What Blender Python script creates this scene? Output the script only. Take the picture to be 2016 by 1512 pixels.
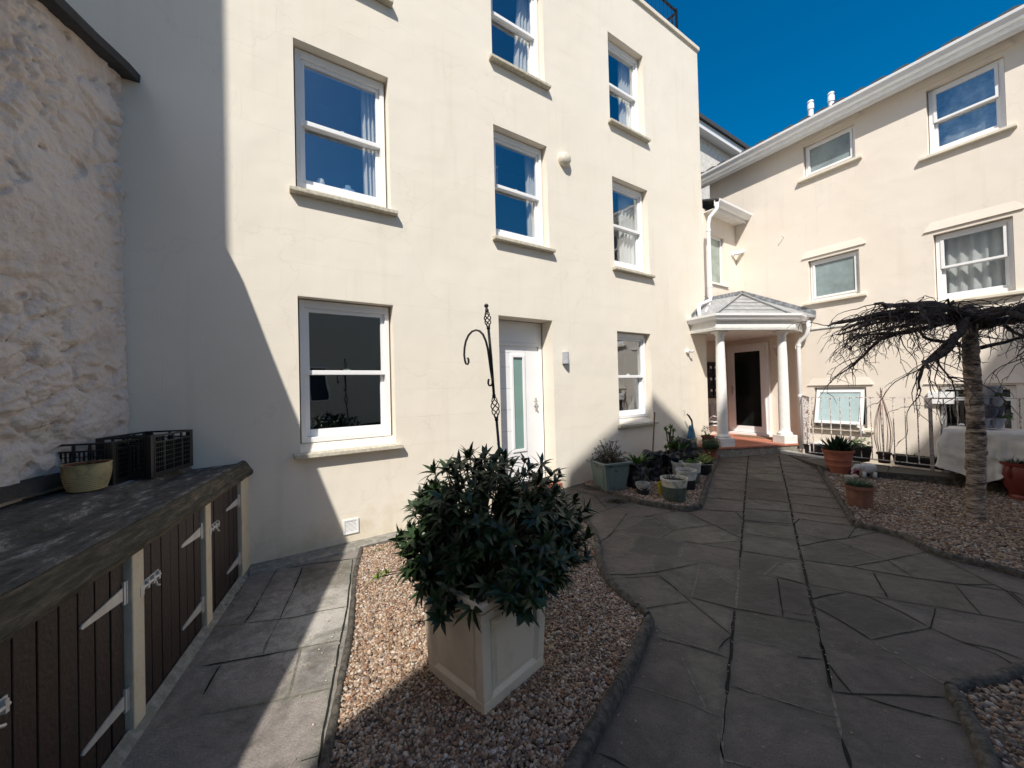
import bpy, bmesh, math, random
import numpy as np
from mathutils import Vector, Matrix, noise
random.seed(7); rng = np.random.default_rng(7)
for o in list(bpy.data.objects): bpy.data.objects.remove(o)
sc = bpy.context.scene; COL = sc.collection
V = Vector; PI = math.pi; R = math.radians
# ------------------------------------------------------------ camera, light, exposure
FPX, PITCH, ROLL = 757.0, 0.0115, -0.0257
cr, sr = math.cos(ROLL), math.sin(ROLL)
_x = V((1, 0, 0)); _u = V((0, -math.sin(PITCH), math.cos(PITCH))); CF = V((0, math.cos(PITCH), math.sin(PITCH)))
CX = _x * cr + _u * sr; CU = _u * cr - _x * sr; CP = V((0, 0, 1.5))
cam = bpy.data.cameras.new('camera'); camo = bpy.data.objects.new('camera', cam); COL.objects.link(camo)
cam.sensor_fit = 'HORIZONTAL'; cam.sensor_width = 36; cam.lens = 36 * FPX / 2016; cam.clip_start = .02; cam.clip_end = 500
camo.matrix_world = Matrix.Translation(CP) @ Matrix((CX, CU, -CF)).transposed().to_4x4()
sc.camera = camo
sc.cycles.diffuse_bounces = 6; sc.cycles.max_bounces = 14; sc.cycles.transparent_max_bounces = 16
world = bpy.data.worlds.new('World'); sc.world = world; world.use_nodes = True
wn = world.node_tree; sky = wn.nodes.new('ShaderNodeTexSky'); sky.sky_type = 'NISHITA'; sky.sun_disc = False
sky.sun_elevation = R(47.4); sky.sun_rotation = R(191.1); sky.altitude = 0; sky.air_density = 1.0; sky.dust_density = 1.2; sky.ozone_density = 3.0
hs = wn.nodes.new('ShaderNodeHueSaturation'); hs.inputs['Saturation'].default_value = 1.62; hs.inputs['Hue'].default_value = .496; mu_ = wn.nodes.new('ShaderNodeMixRGB'); mu_.blend_type = 'MULTIPLY'; mu_.inputs[0].default_value = 1; mu_.inputs[2].default_value = (1.06, 1, .93, 1)
wn.links.new(sky.outputs[0], mu_.inputs[1]); wn.links.new(mu_.outputs[0], hs.inputs['Color']); wn.links.new(hs.outputs[0], wn.nodes['Background'].inputs[0])
wn.nodes['Background'].inputs[1].default_value = 0.128
sl = bpy.data.lights.new('sun', 'SUN'); sl.energy = 5.0; sl.angle = R(.53); sl.color = (1, .95, .87)
so = bpy.data.objects.new('sun', sl); COL.objects.link(so)
LD = V((.2725, 1.3877, -1.54)).normalized(); so.rotation_euler = LD.to_track_quat('-Z', 'Y').to_euler(); so.location = (0, -5, 20)
sc.view_settings.view_transform = 'Standard'; sc.view_settings.look = 'None'; sc.view_settings.exposure = 0.17; sc.view_settings.gamma = 1

# ------------------------------------------------------------ pixel -> real place on the survey planes
def ray(u, v): return CX * ((u - 1008) / FPX) + CU * ((756 - v) / FPX) + CF
def gz(y): return min(max(.068 * (y - 4.1), 0), .24)
def onz(u, v, z): r = ray(u, v); return CP + r * ((z - CP.z) / r.z)
def gp(u, v):
    z = 0
    for _ in range(40): p = onz(u, v, z); z = gz(p.y)
    return p
def aty(u, v, Y): r = ray(u, v); return CP + r * (Y / r.y)
A1, A2 = .9793, -.5367
P0 = V((-2.3242, 3.3681, 0)); DA = V((math.sin(A1), math.cos(A1), 0)); NA = V((-DA.y, DA.x, 0)); ROTA = math.atan2(DA.y, DA.x)
BO = V((5.7, 7.2, 0)); DBs = V((-math.sin(A2), -math.cos(A2), 0)); NB = V((-DBs.y, DBs.x, 0)); ROTB = math.atan2(DBs.y, DBs.x)
def wA(s, n, z): return P0 + DA * s + NA * n + V((0, 0, z))
def wB(s, n, z): return BO + DBs * s + NB * n + V((0, 0, z))

# ------------------------------------------------------------ materials
MC = {}
def mat(name, col, rough=.8, n=.15, ns=8, bump=0, bs=40, metal=0, spec=.5, col2=None, coat=0, vc=False, sheen=0, c2lo=.45, c2hi=.6):
    if name in MC: return MC[name]
    m = bpy.data.materials.new(name); m.use_nodes = True; t = m.node_tree; L = t.links; b = t.nodes['Principled BSDF']
    b.inputs['Roughness'].default_value = rough; b.inputs['Metallic'].default_value = metal
    b.inputs['Specular IOR Level'].default_value = spec; b.inputs['Coat Weight'].default_value = coat
    tc = t.nodes.new('ShaderNodeTexCoord')
    if vc:
        a = t.nodes.new('ShaderNodeAttribute'); a.attribute_name = 'Col'; L.new(a.outputs['Color'], b.inputs['Base Color'])
    else:
        nz = t.nodes.new('ShaderNodeTexNoise'); nz.inputs['Scale'].default_value = ns; nz.inputs['Detail'].default_value = 6; nz.inputs['Roughness'].default_value = .65
        L.new(tc.outputs['Object'], nz.inputs['Vector'])
        r = t.nodes.new('ShaderNodeValToRGB'); e = r.color_ramp.elements
        c = V(col); c2 = V(col2) if col2 else c * (1 - n * 2)
        e[0].position = c2lo if col2 else .3; e[1].position = c2hi if col2 else .7
        e[0].color = (*(c2), 1); e[1].color = (*(c if col2 else c * (1 + n * .6)), 1)
        L.new(nz.outputs['Fac'], r.inputs[0]); L.new(r.outputs[0], b.inputs['Base Color'])
    if bump:
        nb = t.nodes.new('ShaderNodeTexNoise'); nb.inputs['Scale'].default_value = bs; nb.inputs['Detail'].default_value = 5
        L.new(tc.outputs['Object'], nb.inputs['Vector'])
        bp = t.nodes.new('ShaderNodeBump'); bp.inputs['Strength'].default_value = bump; bp.inputs['Distance'].default_value = .01
        L.new(nb.outputs['Fac'], bp.inputs['Height']); L.new(bp.outputs[0], b.inputs['Normal'])
    MC[name] = m; return m

def nd(t, k, **kw):
    n = t.nodes.new(k)
    for a, v in kw.items():
        if a in n.inputs: n.inputs[a].default_value = v
        else: setattr(n, a, v)
    return n
def render_mat(name, c1, c2, brick=True, stain=True):
    """painted render: faint scored blocks, grain, patchy repaint, a few water streaks"""
    m = bpy.data.materials.new(name); m.use_nodes = True; t = m.node_tree; L = t.links; b = t.nodes['Principled BSDF']
    b.inputs['Roughness'].default_value = .75; b.inputs['Specular IOR Level'].default_value = .3
    tc = nd(t, 'ShaderNodeTexCoord')
    n1 = nd(t, 'ShaderNodeTexNoise'); n1.inputs['Scale'].default_value = .9; n1.inputs['Detail'].default_value = 5; n1.inputs['Roughness'].default_value = .6
    L.new(tc.outputs['Object'], n1.inputs['Vector'])
    r1 = nd(t, 'ShaderNodeValToRGB'); r1.color_ramp.elements[0].position = .35; r1.color_ramp.elements[1].position = .65
    r1.color_ramp.elements[0].color = (*c2, 1); r1.color_ramp.elements[1].color = (*c1, 1); L.new(n1.outputs['Fac'], r1.inputs[0])
    # streaks: noise stretched vertically
    mp = nd(t, 'ShaderNodeMapping'); mp.inputs['Scale'].default_value = (7, 7, .5); L.new(tc.outputs['Object'], mp.inputs[0])
    n2 = nd(t, 'ShaderNodeTexNoise'); n2.inputs['Scale'].default_value = 1; n2.inputs['Detail'].default_value = 7; L.new(mp.outputs[0], n2.inputs['Vector'])
    r2 = nd(t, 'ShaderNodeValToRGB'); r2.color_ramp.elements[0].position = .56; r2.color_ramp.elements[1].position = .8
    r2.color_ramp.elements[0].color = (0, 0, 0, 1); r2.color_ramp.elements[1].color = (.22, .22, .22, 1); L.new(n2.outputs['Fac'], r2.inputs[0])
    mx = nd(t, 'ShaderNodeMixRGB'); mx.inputs[2].default_value = (c1[0] * .66, c1[1] * .62, c1[2] * .52, 1)
    L.new(r2.outputs[0], mx.inputs[0]); L.new(r1.outputs[0], mx.inputs[1]); last = mx.outputs[0]
    sz = nd(t, 'ShaderNodeSeparateXYZ'); L.new(tc.outputs['Object'], sz.inputs[0]); ns = nd(t, 'ShaderNodeTexNoise'); ns.inputs['Scale'].default_value = 3.5; ns.inputs['Detail'].default_value = 8; ns.inputs['Roughness'].default_value = .7; L.new(tc.outputs['Object'], ns.inputs['Vector'])
    ms_ = nd(t, 'ShaderNodeMath'); ms_.operation = 'MULTIPLY_ADD'; ms_.inputs[1].default_value = -.55; L.new(sz.outputs[2], ms_.inputs[0]); L.new(ns.outputs['Fac'], ms_.inputs[2])
    mq = nd(t, 'ShaderNodeMapRange'); mq.inputs[1].default_value = .30; mq.inputs[2].default_value = .58; mq.inputs[4].default_value = .55; L.new(ms_.outputs[0], mq.inputs[0])
    mxs = nd(t, 'ShaderNodeMixRGB'); mxs.inputs[2].default_value = (.56, .46, .29, 1); L.new(mq.outputs[0], mxs.inputs[0]); L.new(last, mxs.inputs[1]); last = mxs.outputs[0]
    # hairline cracks
    vo = nd(t, 'ShaderNodeTexVoronoi'); vo.feature = 'DISTANCE_TO_EDGE'; vo.inputs['Scale'].default_value = .55
    nw = nd(t, 'ShaderNodeTexNoise'); nw.inputs['Scale'].default_value = 3; nw.inputs['Detail'].default_value = 8; L.new(tc.outputs['Object'], nw.inputs['Vector'])
    va = nd(t, 'ShaderNodeVectorMath'); va.operation = 'MULTIPLY_ADD'; va.inputs[1].default_value = (.5, .5, .5); L.new(nw.outputs['Color'], va.inputs[0]); L.new(tc.outputs['Object'], va.inputs[2])
    L.new(va.outputs[0], vo.inputs['Vector'])
    rc = nd(t, 'ShaderNodeValToRGB'); rc.color_ramp.elements[0].position = .0; rc.color_ramp.elements[1].position = .0018
    rc.color_ramp.elements[0].color = (.10, .10, .10, 1); rc.color_ramp.elements[1].color = (0, 0, 0, 1); L.new(vo.outputs['Distance'], rc.inputs[0])
    mc = nd(t, 'ShaderNodeMixRGB'); mc.inputs[2].default_value = (.25, .2, .14, 1); L.new(rc.outputs[0], mc.inputs[0]); L.new(last, mc.inputs[1]); last = mc.outputs[0]
    nb = nd(t, 'ShaderNodeTexNoise'); nb.inputs['Scale'].default_value = 90; nb.inputs['Detail'].default_value = 4; L.new(tc.outputs['Object'], nb.inputs['Vector'])
    nl = nd(t, 'ShaderNodeTexNoise'); nl.inputs['Scale'].default_value = 2.2; nl.inputs['Detail'].default_value = 2; L.new(tc.outputs['Object'], nl.inputs['Vector'])
    b1 = nd(t, 'ShaderNodeBump'); b1.inputs['Strength'].default_value = .12; b1.inputs['Distance'].default_value = .01; L.new(nb.outputs['Fac'], b1.inputs['Height'])
    b2 = nd(t, 'ShaderNodeBump'); b2.inputs['Strength'].default_value = .25; b2.inputs['Distance'].default_value = .05; L.new(nl.outputs['Fac'], b2.inputs['Height']); L.new(b1.outputs[0], b2.inputs['Normal'])
    lastn = b2.outputs[0]
    if brick:
        sx = nd(t, 'ShaderNodeSeparateXYZ'); L.new(tc.outputs['Object'], sx.inputs[0]); cx = nd(t, 'ShaderNodeCombineXYZ')
        L.new(sx.outputs[0], cx.inputs[0]); L.new(sx.outputs[2], cx.inputs[1])
        bk = nd(t, 'ShaderNodeTexBrick'); bk.offset = .5; bk.inputs['Scale'].default_value = 1; bk.inputs['Mortar Size'].default_value = .0022; bk.inputs['Mortar Smooth'].default_value = .3
        bk.inputs['Brick Width'].default_value = .56; bk.inputs['Row Height'].default_value = .303; bk.inputs['Color1'].default_value = (1, 1, 1, 1); bk.inputs['Color2'].default_value = (1, 1, 1, 1); bk.inputs['Mortar'].default_value = (0, 0, 0, 1)
        L.new(cx.outputs[0], bk.inputs['Vector'])
        # scoring fades in and out under thick paint
        rr = nd(t, 'ShaderNodeMapRange'); rr.inputs[1].default_value = .38; rr.inputs[2].default_value = .6; L.new(nl.outputs['Fac'], rr.inputs[0])
        mm = nd(t, 'ShaderNodeMath'); mm.operation = 'MULTIPLY'; iv = nd(t, 'ShaderNodeMath'); iv.operation = 'SUBTRACT'; iv.inputs[0].default_value = 1
        L.new(bk.outputs['Color'], iv.inputs[1]); L.new(iv.outputs[0], mm.inputs[0]); L.new(rr.outputs[0], mm.inputs[1])
        b3 = nd(t, 'ShaderNodeBump'); b3.invert = True; b3.inputs['Strength'].default_value = .5; b3.inputs['Distance'].default_value = .004; L.new(mm.outputs[0], b3.inputs['Height']); L.new(lastn, b3.inputs['Normal']); lastn = b3.outputs[0]
    L.new(last, b.inputs['Base Color']); L.new(lastn, b.inputs['Normal'])
    MC[name] = m; return m

CREAM = render_mat('cream_render', (.81, .75, .645), (.78, .715, .605))
CREAMB = render_mat('cream_render_plain', (.80, .73, .64), (.77, .69, .595), brick=False)
WHITE = mat('white_upvc', (.84, .84, .84), .35, .03, 3)
WPAINT = mat('white_paint', (.80, .79, .76), .6, .06, 10, .15, 60)
SILL = mat('weathered_cill', (.62, .57, .46), .85, .1, 30, .4, 80, col2=(.40, .37, .29), c2lo=.35, c2hi=.62)
SILLB = mat('painted_cill', (.76, .69, .57), .8, .06, 14, .2, 80)
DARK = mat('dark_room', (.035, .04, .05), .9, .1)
ROOMB = mat('pale_room', (.30, .33, .33), .9, .15, 3)
SLATE = mat('slate', (.07, .068, .07), .7, .2, 14, .5, 30)
LEAD = mat('lead', (.36, .365, .37), .6, .2, 10, .2, 30, metal=.0, col2=(.27, .275, .28))
BLACKM = mat('black_metal', (.012, .012, .013), .4, .1, 40, .2, 80)
BLACKP = mat('black_plastic', (.012, .013, .015), .42, .1)
TERRA = mat('terracotta', (.42, .14, .075), .8, .12, 12, .2, 60, col2=(.34, .115, .07))
TERRAD = mat('terracotta_dark', (.24, .07, .045), .7, .12, 9, .2, 60)
REDGL = mat('red_glaze', (.20, .035, .03), .35, .12, 9, .1, 60)
TILE = mat('quarry_tile', (.50, .19, .12), .6, .1, 9, .15, 60, col2=(.40, .145, .09))
STONEG = mat('grey_stone', (.30, .285, .25), .9, .15, 20, .5, 60, col2=(.20, .19, .16))
SOIL = mat('soil', (.03, .022, .016), .95, .3, 40, 1, 60)
GALV = mat('galvanised', (.62, .60, .57), .45, .12, 25, .1, 50, metal=.35)
CHROME = mat('chrome', (.6, .6, .6), .2, .02, metal=1)
DOORB = mat('brown_boards', (.019, .0055, .005), .6, .35, 7, .4, 50)
WOODW = mat('weathered_board', (.20, .16, .115), .9, .2, 16, .8, 50, col2=(.075, .06, .045), c2lo=.42, c2hi=.58)
CREAMP = mat('cream_post_paint', (.66, .57, .42), .8, .1, 10, .3, 60, col2=(.58, .47, .32), c2lo=.3, c2hi=.5)
SLAB = mat('coal_slab', (.085, .08, .07), .95, .2, 12, .8, 40, col2=(.04, .038, .035), c2lo=.4, c2hi=.6)
CURT = mat('curtain', (.78, .76, .72), .9, .04, 5)
FACHOUSE = mat('rear_render', (.72, .64, .52), .9, .05)

def glass_mat(name, k=.30, tint=(.6, .66, .7), base=.12):
    m = bpy.data.materials.new(name); m.use_nodes = True; t = m.node_tree; L = t.links; t.nodes.remove(t.nodes['Principled BSDF'])
    tr = nd(t, 'ShaderNodeBsdfTransparent'); tr.inputs[0].default_value = (*tint, 1)
    gl = nd(t, 'ShaderNodeBsdfGlossy'); gl.inputs['Roughness'].default_value = .0; gl.inputs['Color'].default_value = (.93, .96, 1, 1)
    lw = nd(t, 'ShaderNodeLayerWeight'); lw.inputs[0].default_value = .5; fr = nd(t, 'ShaderNodeMath'); fr.operation = 'POWER'; fr.inputs[1].default_value = 4; L.new(lw.outputs['Facing'], fr.inputs[0])
    ma = nd(t, 'ShaderNodeMath'); ma.operation = 'MULTIPLY_ADD'; ma.inputs[1].default_value = k / .05 * .6; ma.inputs[2].default_value = base; ma.use_clamp = True
    mx = nd(t, 'ShaderNodeMixShader'); L.new(fr.outputs[0], ma.inputs[0]); L.new(ma.outputs[0], mx.inputs[0]); L.new(tr.outputs[0], mx.inputs[1]); L.new(gl.outputs[0], mx.inputs[2])
    tc = nd(t, 'ShaderNodeTexCoord'); nz = nd(t, 'ShaderNodeTexNoise'); nz.inputs['Scale'].default_value = 2.5; nz.inputs['Detail'].default_value = 1; L.new(tc.outputs['Object'], nz.inputs['Vector'])
    bp = nd(t, 'ShaderNodeBump'); bp.inputs['Strength'].default_value = .1; bp.inputs['Distance'].default_value = .02; L.new(nz.outputs['Fac'], bp.inputs['Height']); L.new(bp.outputs[0], gl.inputs['Normal'])
    L.new(mx.outputs[0], t.nodes['Material Output'].inputs[0]); MC[name] = m; return m
GLASS = glass_mat('window_glass', .08, (.96, .98, .99), base=.17)
GLASSD = glass_mat('dark_glass', .05, (.5, .56, .56), base=.17)
FROST = mat('frosted_glass', (.26, .33, .34), .22, .2, 3, .05, 20, spec=.8)
FROSTB = mat('frosted_glass_pale', (.42, .55, .57), .25, .12, 3, .05, 20, spec=.8)
DFROST = mat('door_frosted_glass', (.20, .32, .29), .3, .05, 3, .1, 60)

def leaf_mat(name, c, c2=None, rough=.45, trans=.15):
    m = bpy.data.materials.new(name); m.use_nodes = True; t = m.node_tree; L = t.links; b = t.nodes['Principled BSDF']
    b.inputs['Roughness'].default_value = rough
    g = nd(t, 'ShaderNodeNewGeometry'); r = nd(t, 'ShaderNodeValToRGB'); e = r.color_ramp.elements
    c2 = c2 or tuple(x * 1.7 for x in c); e[0].color = (*[x * .6 for x in c], 1); e[1].color = (*c2, 1)
    L.new(g.outputs['Random Per Island'], r.inputs[0]); L.new(r.outputs[0], b.inputs['Base Color'])
    td = nd(t, 'ShaderNodeBsdfTranslucent'); L.new(r.outputs[0], td.inputs[0]); mx = nd(t, 'ShaderNodeMixShader'); mx.inputs[0].default_value = trans
    L.new(b.outputs[0], mx.inputs[1]); L.new(td.outputs[0], mx.inputs[2]); L.new(mx.outputs[0], t.nodes['Material Output'].inputs[0])
    MC[name] = m; return m
LEAFD = leaf_mat('leaf_dark', (.014, .030, .010), (.030, .062, .020), .42, .10)
LEAFN = leaf_mat('leaf_new', (.13, .24, .035), (.2, .34, .05))
LEAFM = leaf_mat('leaf_mid', (.05, .11, .025), (.09, .19, .04))
LEAFY = leaf_mat('leaf_yellowgreen', (.13, .19, .03), (.24, .30, .05))
LEAFG = leaf_mat('leaf_greybrown', (.06, .055, .04), (.12, .11, .08), .7)
LEAFK = leaf_mat('leaf_needle', (.02, .045, .015), (.04, .08, .025), .6)
LEAFA = leaf_mat('leaf_aloe', (.012, .035, .018), (.025, .065, .03), .4, .05)
PINK = leaf_mat('petal_pink', (.7, .08, .18), (.8, .12, .3)); MAG = leaf_mat('petal_magenta', (.6, .06, .45), (.7, .1, .6)); PWHITE = leaf_mat('petal_white', (.75, .72, .6), (.85, .83, .75))
STEM = mat('stem_brown', (.09, .065, .045), .85, .2, 30, .4, 90)
STEMR = mat('stem_reddish', (.30, .19, .15), .8, .2, 30)

# ------------------------------------------------------------ mesh builder
class MB:
    def __init__(s): s.v = []; s.f = []
    def add(s, vs, fs):
        k = len(s.v); s.v.extend([tuple(x) for x in vs]); s.f.extend([tuple(i + k for i in f) for f in fs]); return s
    def box(s, x0, x1, y0, y1, z0, z1, M=None):
        vs = [V((x, y, z)) for z in (z0, z1) for x, y in ((x0, y0), (x1, y0), (x1, y1), (x0, y1))]
        if M: vs = [M @ v for v in vs]
        return s.add(vs, [(3, 2, 1, 0), (4, 5, 6, 7), (0, 1, 5, 4), (1, 2, 6, 5), (2, 3, 7, 6), (3, 0, 4, 7)])
    def hexa(s, b, t):
        return s.add(list(b) + list(t), [(3, 2, 1, 0), (4, 5, 6, 7), (0, 1, 5, 4), (1, 2, 6, 5), (2, 3, 7, 6), (3, 0, 4, 7)])
    def poly(s, pts): return s.add(pts, [tuple(range(len(pts)))])
    def prism(s, pts, z0, z1):
        n = len(pts); a = [(p[0], p[1], z0 if not callable(z0) else z0(p)) for p in pts]; b = [(p[0], p[1], z1 if not callable(z1) else z1(p)) for p in pts]
        return s.add(a + b, [tuple(range(n))[::-1], tuple(range(n, 2 * n))] + [(i, (i + 1) % n, n + (i + 1) % n, n + i) for i in range(n)])
    def loft(s, rings, closed=True, caps=True):
        k = len(s.v); n = len(rings[0])
        for r in rings: s.v.extend([tuple(p) for p in r])
        for i in range(len(rings) - 1):
            for j in range(n if closed else n - 1):
                a = k + i * n + j; b = k + i * n + (j + 1) % n; s.f.append((a, b, b + n, a + n))
        if caps and closed: s.f.append(tuple(range(k, k + n))[::-1]); s.f.append(tuple(k + (len(rings) - 1) * n + j for j in range(n)))
        return s
    def tube(s, pts, r, n=8, caps=True):
        pts = [V(p) for p in pts]; m = len(pts); rs = r if isinstance(r, (list, tuple)) else [r] * m
        rings = []; up = None
        for i, p in enumerate(pts):
            d = (pts[min(i + 1, m - 1)] - pts[max(i - 1, 0)])
            if d.length < 1e-9: d = V((0, 0, 1))
            d.normalize()
            if up is None: up = d.orthogonal().normalized()
            else:
                up = up - d * up.dot(d)
                up = up.normalized() if up.length > 1e-6 else d.orthogonal().normalized()
            w = d.cross(up); rings.append([p + (up * math.cos(2 * PI * j / n) + w * math.sin(2 * PI * j / n)) * rs[i] for j in range(n)])
        return s.loft(rings, True, caps)
    def lathe(s, prof, c=(0, 0, 0), n=24, sx=1, sy=1, M=None, rot=0):
        rings = []
        for r, z in prof:
            q = [V((c[0] + sx * r * math.cos(2 * PI * j / n + rot), c[1] + sy * r * math.sin(2 * PI * j / n + rot), c[2] + z)) for j in range(n)]
            rings.append([M @ p for p in q] if M else q)
        return s.loft(rings)
    def sweep(s, prof, path, up=V((0, 0, 1)), closed=True):
        """prof: (side, up) pairs; mitred along a 3D path; side is to the right of travel"""
        path = [V(p) for p in path]; rings = []; m = len(path)
        for i, p in enumerate(path):
            d0 = (path[i] - path[i - 1]).normalized() if i else (path[1] - path[0]).normalized()
            d1 = (path[i + 1] - path[i]).normalized() if i < m - 1 else d0
            d = (d0 + d1).normalized(); side = d.cross(up).normalized(); k = 1 / max(.4, d.dot(d1))
            rings.append([p + side * a * k + up * b for a, b in prof])
        return s.loft(rings, closed, closed)
    def leaf(s, p, d, up, L, W, curl=.3, fold=.25, n=4):
        d = d.normalized(); side = d.cross(up)
        side = side.normalized() if side.length > 1e-5 else d.orthogonal().normalized()
        nn = side.cross(d).normalized(); k = len(s.v); ws = (.12, .75, 1.0, .6, 0) if n == 4 else (.3, 1, 0)
        for i, w in enumerate(ws):
            t = i / (len(ws) - 1); c = p + d * (L * t) - nn * (curl * L * t * t)
            h = W * w * .5
            s.v.append(tuple(c + side * h + nn * h * fold)); s.v.append(tuple(c)); s.v.append(tuple(c - side * h + nn * h * fold))
        for i in range(len(ws) - 1):
            a = k + 3 * i; s.f.append((a, a + 1, a + 4, a + 3)); s.f.append((a + 1, a + 2, a + 5, a + 4))
    def build(s, name, m, parent=None, smooth=False, bevel=0, local=False, angle=None):
        """vertices are given in the parent's local frame"""
        me = bpy.data.meshes.new(name); me.from_pydata([tuple(v) for v in s.v], [], s.f); me.validate()
        bm = bmesh.new(); bm.from_mesh(me); bmesh.ops.recalc_face_normals(bm, faces=bm.faces); bm.to_mesh(me); bm.free()
        me.materials.append(m); o = bpy.data.objects.new(name, me); COL.objects.link(o)
        if parent is not None: o.parent = parent
        if smooth:
            me.shade_smooth()
            if angle: me.set_sharp_from_angle(angle=angle)
        if bevel:
            b = o.modifiers.new('bevel', 'BEVEL'); b.width = bevel; b.segments = 2; b.limit_method = 'ANGLE'; b.angle_limit = R(40)
        return o

def tag(o, label=None, cat=None, group=None, kind=None):
    if label: o['label'] = label
    if cat: o['category'] = cat
    if group: o['group'] = group
    if kind: o['kind'] = kind
    return o
def thing(name, loc, label, cat, rz=0, group=None):
    o = bpy.data.objects.new(name, None); COL.objects.link(o); o.empty_display_size = .1
    o.location = loc; o.rotation_euler = (0, 0, rz); return tag(o, label, cat, group)
def copy_tree(o, parent=None, loc=None, rz=None, label=None):
    c = o.copy(); COL.objects.link(c)
    if parent is not None: c.parent = parent
    if loc is not None: c.location = loc
    if rz is not None: c.rotation_euler = (0, 0, rz)
    if label: c['label'] = label
    for ch in [x for x in bpy.data.objects if x.parent == o]:
        copy_tree(ch, c)
    return c

def wall_face(mb, x0, x1, z0, z1, holes, depth, reveal=True):
    xs = sorted({x0, x1, *[h[0] for h in holes], *[h[1] for h in holes]}); zs = sorted({z0, z1, *[h[2] for h in holes], *[h[3] for h in holes]})
    xs = [x for x in xs if x0 <= x <= x1]; zs = [z for z in zs if z0 <= z <= z1]
    for i in range(len(xs) - 1):
        for j in range(len(zs) - 1):
            cx, cz = (xs[i] + xs[i + 1]) / 2, (zs[j] + zs[j + 1]) / 2
            if any(h[0] < cx < h[1] and h[2] < cz < h[3] for h in holes): continue
            mb.add([(xs[i], 0, zs[j]), (xs[i + 1], 0, zs[j]), (xs[i + 1], 0, zs[j + 1]), (xs[i], 0, zs[j + 1])], [(0, 1, 2, 3)])
    for a, b, c, d in holes:
        D = depth
        mb.add([(a, 0, c), (a, D, c), (a, D, d), (a, 0, d)], [(0, 1, 2, 3)]); mb.add([(b, 0, c), (b, D, c), (b, D, d), (b, 0, d)], [(0, 1, 2, 3)])
        mb.add([(a, 0, d), (b, 0, d), (b, D, d), (a, D, d)], [(0, 1, 2, 3)]); mb.add([(a, 0, c), (b, 0, c), (b, D, c), (a, D, c)], [(0, 1, 2, 3)])

def frame_box(mb, a, b, c, d, w, y0, y1, wb=None, wt=None):
    wb = wb or w; wt = wt or w
    mb.box(a, a + w, y0, y1, c, d); mb.box(b - w, b, y0, y1, c, d); mb.box(a + w, b - w, y0, y1, c, c + wb); mb.box(a + w, b - w, y0, y1, d - wt, d)
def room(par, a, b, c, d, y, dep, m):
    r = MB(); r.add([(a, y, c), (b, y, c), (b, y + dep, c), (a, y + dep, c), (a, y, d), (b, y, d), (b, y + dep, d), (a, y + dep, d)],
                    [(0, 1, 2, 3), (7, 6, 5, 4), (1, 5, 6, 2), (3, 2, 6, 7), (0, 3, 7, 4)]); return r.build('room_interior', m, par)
def curtain(par, a, b, c, d, y, m=None, amp=.025, k=9, taper=0):
    mb = MB(); n = 36; top = []; bot = []
    for i in range(n + 1):
        t = i / n; x = a + (b - a) * t; top.append((x, y + amp * math.sin(t * k * 2 * PI / 2) + .01 * math.sin(t * 31), d))
        bot.append((x - taper * t * 0 + taper * (1 - t), y + amp * 1.3 * math.sin(t * k * PI + .3) + .012 * math.sin(t * 23), c))
    mb.loft([bot, top], False); return mb.build('curtain', m or CURT, par, True)

def sash_window(par, a, b, ztop, zsill, curt=None, glass=None, rm=None, roomd=.7):
    """opening a..b, ztop..zsill (front top edge of cill). y is into the wall."""
    zf = zsill + .085                                    # bottom of frame on sloping cill
    g = glass or GLASS; y = .10
    f = MB(); frame_box(f, a + .02, b - .02, zf, ztop - .01, .045, y, y + .13, wb=.05, wt=.075)
    w = f.build('window', WHITE, par, bevel=.003)
    x0, x1 = a + .065, b - .065; z0, z1 = zf + .05, ztop - .085; zm = (z0 + z1) / 2
    u = MB(); frame_box(u, x0, x1, zm - .022, z1, .038, y + .022, y + .065, wb=.045); u.build('sash', WHITE, w, bevel=.004)
    l = MB(); frame_box(l, x0, x1, z0, zm + .02, .038, y + .072, y + .112, wb=.07, wt=.04); l.build('sash', WHITE, w, bevel=.004)
    p = MB(); p.box(x0 + .038, x1 - .038, y + .04, y + .046, zm + .023, z1 - .038); p.build('pane', g, w)
    p = MB(); p.box(x0 + .038, x1 - .038, y + .09, y + .096, z0 + .07, zm - .02); p.build('pane', g, w)
    k = MB(); xm = (x0 + x1) / 2; k.box(xm - .035, xm + .035, y + .045, y + .075, zm + .0235, zm + .035); k.box(xm - .01, xm + .02, y + .05, y + .07, zm + .035, zm + .05); k.build('catch', WPAINT, w)
    s = MB(); rim = .055                                   # cill with drip, ends past the opening, top slopes back to the frame
    L, Rr = a - rim, b + rim
    s.add([(L, -.075, zsill - .04), (Rr, -.075, zsill - .04), (Rr, -.002, zsill - .045), (L, -.002, zsill - .045),
           (L, -.075, zsill), (Rr, -.075, zsill), (Rr, -.002, zsill + .012), (L, -.002, zsill + .012)], [(3, 2, 1, 0), (4, 5, 6, 7), (0, 1, 5, 4), (1, 2, 6, 5), (2, 3, 7, 6), (3, 0, 4, 7)])
    s.build('cill', SILL, w, bevel=.006)
    s2 = MB(); s2.hexa([(a + .001, 0, zsill - .03), (b - .001, 0, zsill - .03), (b - .001, y + .02, zsill - .03), (a + .001, y + .02, zsill - .03)],
                       [(a + .001, 0, zsill + .012), (b - .001, 0, zsill + .012), (b - .001, y + .02, zf - .001), (a + .001, y + .02, zf - .001)]); s2.build('cill_slope', CREAM, w)
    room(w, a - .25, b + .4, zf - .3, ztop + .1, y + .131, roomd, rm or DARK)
    if curt:
        for c0, c1, tp in curt: curtain(w, a + (b - a) * c0, a + (b - a) * c1, zf + .02, ztop, y + .155, taper=tp)
    return w

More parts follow.
